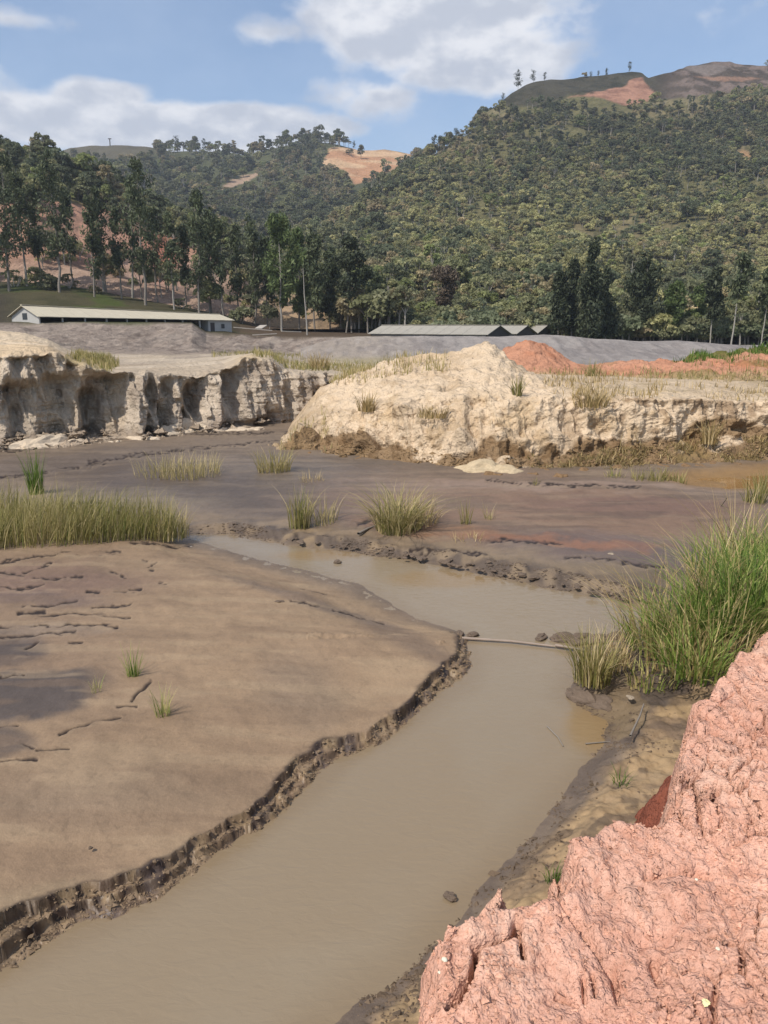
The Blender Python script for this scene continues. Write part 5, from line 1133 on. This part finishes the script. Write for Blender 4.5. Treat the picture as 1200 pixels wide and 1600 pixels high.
for i in range(70):
    px = rng.uniform(470, 1180); py = np.interp(px, [470, 560, 640, 720, 800, 950, 1050, 1200], [708, 724, 738, 748, 752, 748, 740, 726])+rng.normal(0, 2.5)-rng.uniform(0, 12)
    s_ = rng.uniform(.06, .28); o = link('mud_clod', hp3[i % 3], loc=gz(px, py, .12), rz=rng.uniform(0, 6), sc=s_); tag(o, 'brown mud clod in the crumbled line along the foot of the sand mound', 'clod', 'mud clods at the foot of the sand mound')
for i, (px, py, s_) in enumerate(CLODS):
    o = link('mud_clod', hp3[i % 3], loc=gz(px, py, .16), rz=i, sc=(s_*1.4, s_, s_)); tag(o, 'small dark clod on the wet ochre strip between the stream and the pink clay', 'clod', 'small clods on the ochre strip beside the stream')
# board and low weir
M_board = plain('wet_board', (.26, .20, .155), .7, .2, 5, .004)
def stick(name, label, cat, pxs_, z, rad, mat, sub=4, group=None):
    p = [atZ(a, b_, z if not isinstance(z, (list, tuple)) else z[i]) for i, (a, b_) in enumerate(pxs_)]
    pts_ = [p[0]+(p[-1]-p[0])*t for t in np.linspace(0, 1, 2)] if len(p) == 2 else p
    V, Fq = tube(pts_, np.linspace(rad, rad*.6, len(pts_)), 6); c0 = np.array(pts_[0]); 
    return tag(link(name, mesh_from(name, V-c0, Fq, mat, smooth=True), loc=tuple(c0)), label, cat, group)
stick('weir_board', 'thin pinkish board lying across the stream as a low weir', 'board', [(722, 997), (800, 1002), (850, 1008), (905, 1014)], .03, .022, M_board)
stick('weir_board', 'short pale board continuing the weir to the reeds', 'board', [(868, 1008), (940, 1020)], .05, .02, M_board)
stick('driftwood', 'dark submerged twig in the water near the right bank', 'twig', [(855, 1135), (872, 1152), (880, 1166)], .01, .008, M_bark)
stick('driftwood', 'thin green twig floating toward the ochre bank', 'twig', [(915, 1162), (960, 1158)], .01, .008, M_bark)
stick('driftwood', 'dark stick lying on the ochre bank between reeds and clay', 'twig', [(985, 1150), (1000, 1118), (1006, 1100)], .26, .012, M_bark)
stick('driftwood', 'dark branch lying left of the spiky bush', 'twig', [(560, 834), (575, 826), (592, 820)], .2, .03, M_bark)
stick('driftwood', 'bare twig leaning above the mud before the orange puddle', 'twig', [(1126, 792), (1136, 778)], [.2, .5], .012, M_bark)
for px, py, s_, m_, lb in [(437, 941, .045, rk[1], 'small dark stone alone on the smooth left mud bank'), (528, 878, .05, rk[2], 'dark clod sticking out of the pool water'), (356, 1077, .016, rk[0], 'tiny dark pebble in the middle of the mud bank'), (141, 1325, .014, rk[0], 'tiny dark pebble on the near mud bank'), (703, 1400, .032, rk[1], 'dark stone in the water just beyond the pink clay tip'), (955, 858+10, .05, rkp[0], 'pale stone on the reddish mud right of the pool'), (985, 1090, .03, rkp[1], 'pale stone beside the pink clay edge')]:
    o = link('rock', m_, loc=gz(px, py, .02 if py in (878, 1400) else .19), rz=px, sc=(s_*1.4, s_, s_)); tag(o, lb, 'stone', None)
M_peb = plain('white_pebble', (.62, .58, .45), .8, .1, 20)
pb = lumpmesh('pebble', M_peb, (1, 1, 1), 2, .25, 51)
for px, py, s_, lb in [(693, 1498, .010, 'white pebble on the left block of the pink clay'), (686, 1520, .006, 'smaller white pebble below the first on the pink clay'), (754, 1400, .006, 'tiny white pebble on the pointed pink clay top'), (1121, 1480, .007, 'white pebble on the right part of the pink clay'), (1092, 1088, .012, 'grey pebble at the far edge of the pink clay'), (1088, 1372, .006, 'tiny pebble in the middle of the pink clay')]:
    p = on_sheet(CM, px, py); tag(link('pebble', pb, loc=tuple(p), sc=s_*1.3), lb, 'pebble', None)
p = on_sheet(CM, 1103, 1573); n_ = 9; V = []; 
for i in range(n_):
    t = i/(n_-1); w_ = .016*math.sin(math.pi*min(1, t*.95+.05))**.7*(1+.35*(i % 2)); V += [(t*.045-.02, -w_, .008+.01*math.sin(t*3)), (t*.045-.02, 0, .002+.01*math.sin(t*3)), (t*.045-.02, w_, .010+.01*math.sin(t*3))]
Fq = [[i*3+a, i*3+a+1, i*3+a+4, i*3+a+3] for i in range(n_-1) for a in (0, 1)]
lf = link('fallen_leaf', mesh_from('fallen_leaf', V, Fq, plain('yellow_leaf', (.72, .66, .34), .6, .1, 60)), loc=tuple(p+[0, 0, .008]), rz=.9, sc=.8); tag(lf, 'pale yellow fallen leaf on the pink clay near the bottom right', 'leaf')
# small post on the bald distant summit
b = atY(172, 226, 838); m = MB(); m.box(-.4, .4, -.4, .4, -3, 5); m.box(-1.6, 1.6, -.3, .3, 5, 5.8); tag(link('summit_post', m.mesh('summit_post', M_darkw), loc=tuple(b)), 'tiny post on the bald distant summit at the left', 'post')

# --- loose crumbs of soil (uncountable)
def crumbs(name, label, pos, size, colr, mat, flat=.75):
    n = len(pos); O = np.array([[1, 0, 0], [0, 1, 0], [-1, 0, 0], [0, -1, 0], [.3, -.25, .75], [-.2, .1, -.9]]); tri = np.array([[0, 1, 4], [1, 2, 4], [2, 3, 4], [3, 0, 4], [1, 0, 5], [2, 1, 5], [3, 2, 5], [0, 3, 5]])
    V = O[None]*rng.uniform(.55, 1.3, (n, 6, 3))+rng.normal(0, .24, (n, 6, 3)); a_ = rng.uniform(0, 6.28, n); c_, s_ = np.cos(a_), np.sin(a_)
    x_ = V[..., 0]*c_[:, None]-V[..., 1]*s_[:, None]; y_ = V[..., 0]*s_[:, None]+V[..., 1]*c_[:, None]; V = np.stack([x_, y_, V[..., 2]*flat], -1)*size[:, None, None]+pos[:, None, :]
    Fq = (tri[None]+6*np.arange(n)[:, None, None]).reshape(-1, 3); A_ = np.ones((n, 6, 4)); A_[..., :3] = (colr[None]*rng.uniform(.7, 1.15, (n, 1)))[:, None, :]; A_[..., 3] = .9
    tag(link(name, mesh_from(name, V.reshape(-1, 3), Fq, mat, {'Col': A_.reshape(-1, 4)})), label, 'soil', kind='stuff')
def pick(P, w, n):
    k = rng.choice(w.size, n, p=(w/w.sum()).ravel()); return P.reshape(-1, 3)[k]
P, PX, PY = CM; wgt = (P[..., 2] > 1.0)*(PX > 600)*(PX < 1300)*(PY < 1750)*(PY > 900)*(.25+np.clip(fbm(P, 3, 3, 501), 0, 1))*np.clip(P[..., 1], 0, 9)**1.2
crumbs('clay_crumbs', 'loose crumbs of dry pink clay lying on the clay mound', pick(P, wgt, 9000), np.clip(rng.lognormal(-5.1, .55, 9000), .002, .024), pc(238, 182, 154), M_clay)
g_ = GR; gp = g_['P']; ar = np.clip(gp[..., 1], 0, 99)**1.6*(gp[..., 1] < 30)
w1_ = g_['k1']*(g_['s'] > -.01)*(g_['s'] < g_['wv']+.02)*ar
crumbs('bank_crumbs', 'crumbled wet mud along the undercut edge of the left bank', pick(gp, w1_, 2000), np.clip(rng.lognormal(-4.6, .55, 2000), .004, .026), pc(142, 120, 96), M_mud)
w2_ = (1-g_['k1'])*(g_['PX'] > 560)*(g_['PY'] > 1010)*(g_['s'] > -.02)*(np.exp(-np.clip(g_['s'], 0, 9)/.25)+.1)*(g_['s'] < 1.6)*ar*np.clip(.2+fbm(gp, 2.5, 3, 502), 0, 1)
crumbs('shore_crumbs', 'dark crumbs of mud on the ochre strip beside the stream', pick(gp, w2_, 2600), np.clip(rng.lognormal(-4.7, .6, 2600), .004, .035), pc(118, 100, 82), M_mud)
w3_ = g_['k2']*(g_['s'] > -.02)*(g_['s'] < .45)*ar*np.clip(.35+fbm(gp, (2, 2, 1), 3, 503), 0, 1)
crumbs('pool_edge_crumbs', 'broken mud crust along the far edge of the pool', pick(gp, w3_, 1300), np.clip(rng.lognormal(-4.0, .5, 1300), .008, .055), pc(116, 100, 86), M_mud, .6)
P, PX, PY, T = MD; w4_ = (T < 1.0)*(PX > 440)*(PX < 1300)*np.clip(.2+fbm(P, 1.2, 3, 504), 0, 1)
crumbs('sand_crumbs', 'broken lumps of brown soil along the foot of the sand mound', pick(P, w4_*1.0, 3000), np.clip(rng.lognormal(-3.4, .5, 3000), .015, .10), pc(160, 132, 98), M_sand)
P, PX, PY, T = CL; w5_ = (T < .12)*(PX > -100)*(PX < 470)*np.clip(.3+fbm(P, .8, 3, 505), 0, 1)
crumbs('cliff_crumbs', 'fallen crumbs of pale mud along the foot of the cliff', pick(P, w5_*1.0, 1500)+rng.uniform(0, 1, (1500, 1))*np.array([[.3, -.5, 0]]), np.clip(rng.lognormal(-2.7, .55, 1500), .03, .22), pc(186, 166, 144), M_cliff)
# ================================================================== HAZE
import bmesh
HZ = bpy.data.meshes.new('haze'); b = bmesh.new(); bmesh.ops.create_cube(b, size=1)
xs = (-4300, 4300); ys = (-60, 2700); zs = (-2, 420)
for v in b.verts: v.co = (xs[v.co.x > 0], ys[v.co.y > 0], zs[v.co.z > 0])
b.to_mesh(HZ); b.free()
mh = bpy.data.materials.new('haze'); mh.use_nodes = True; n = NT(mh.node_tree)
pv = n.n('ShaderNodeVolumePrincipled', ins={'Color': (.80, .87, 1.0, 1), 'Density': HAZE if 'HAZE' in globals() else .00022, 'Anisotropy': .2})
oo = n.n('ShaderNodeOutputMaterial'); n.l(pv.outputs[0], oo.inputs['Volume'])
HZ.materials.append(mh); tag(link('haze', HZ), 'thin pale air haze over the valley', None, kind='stuff')
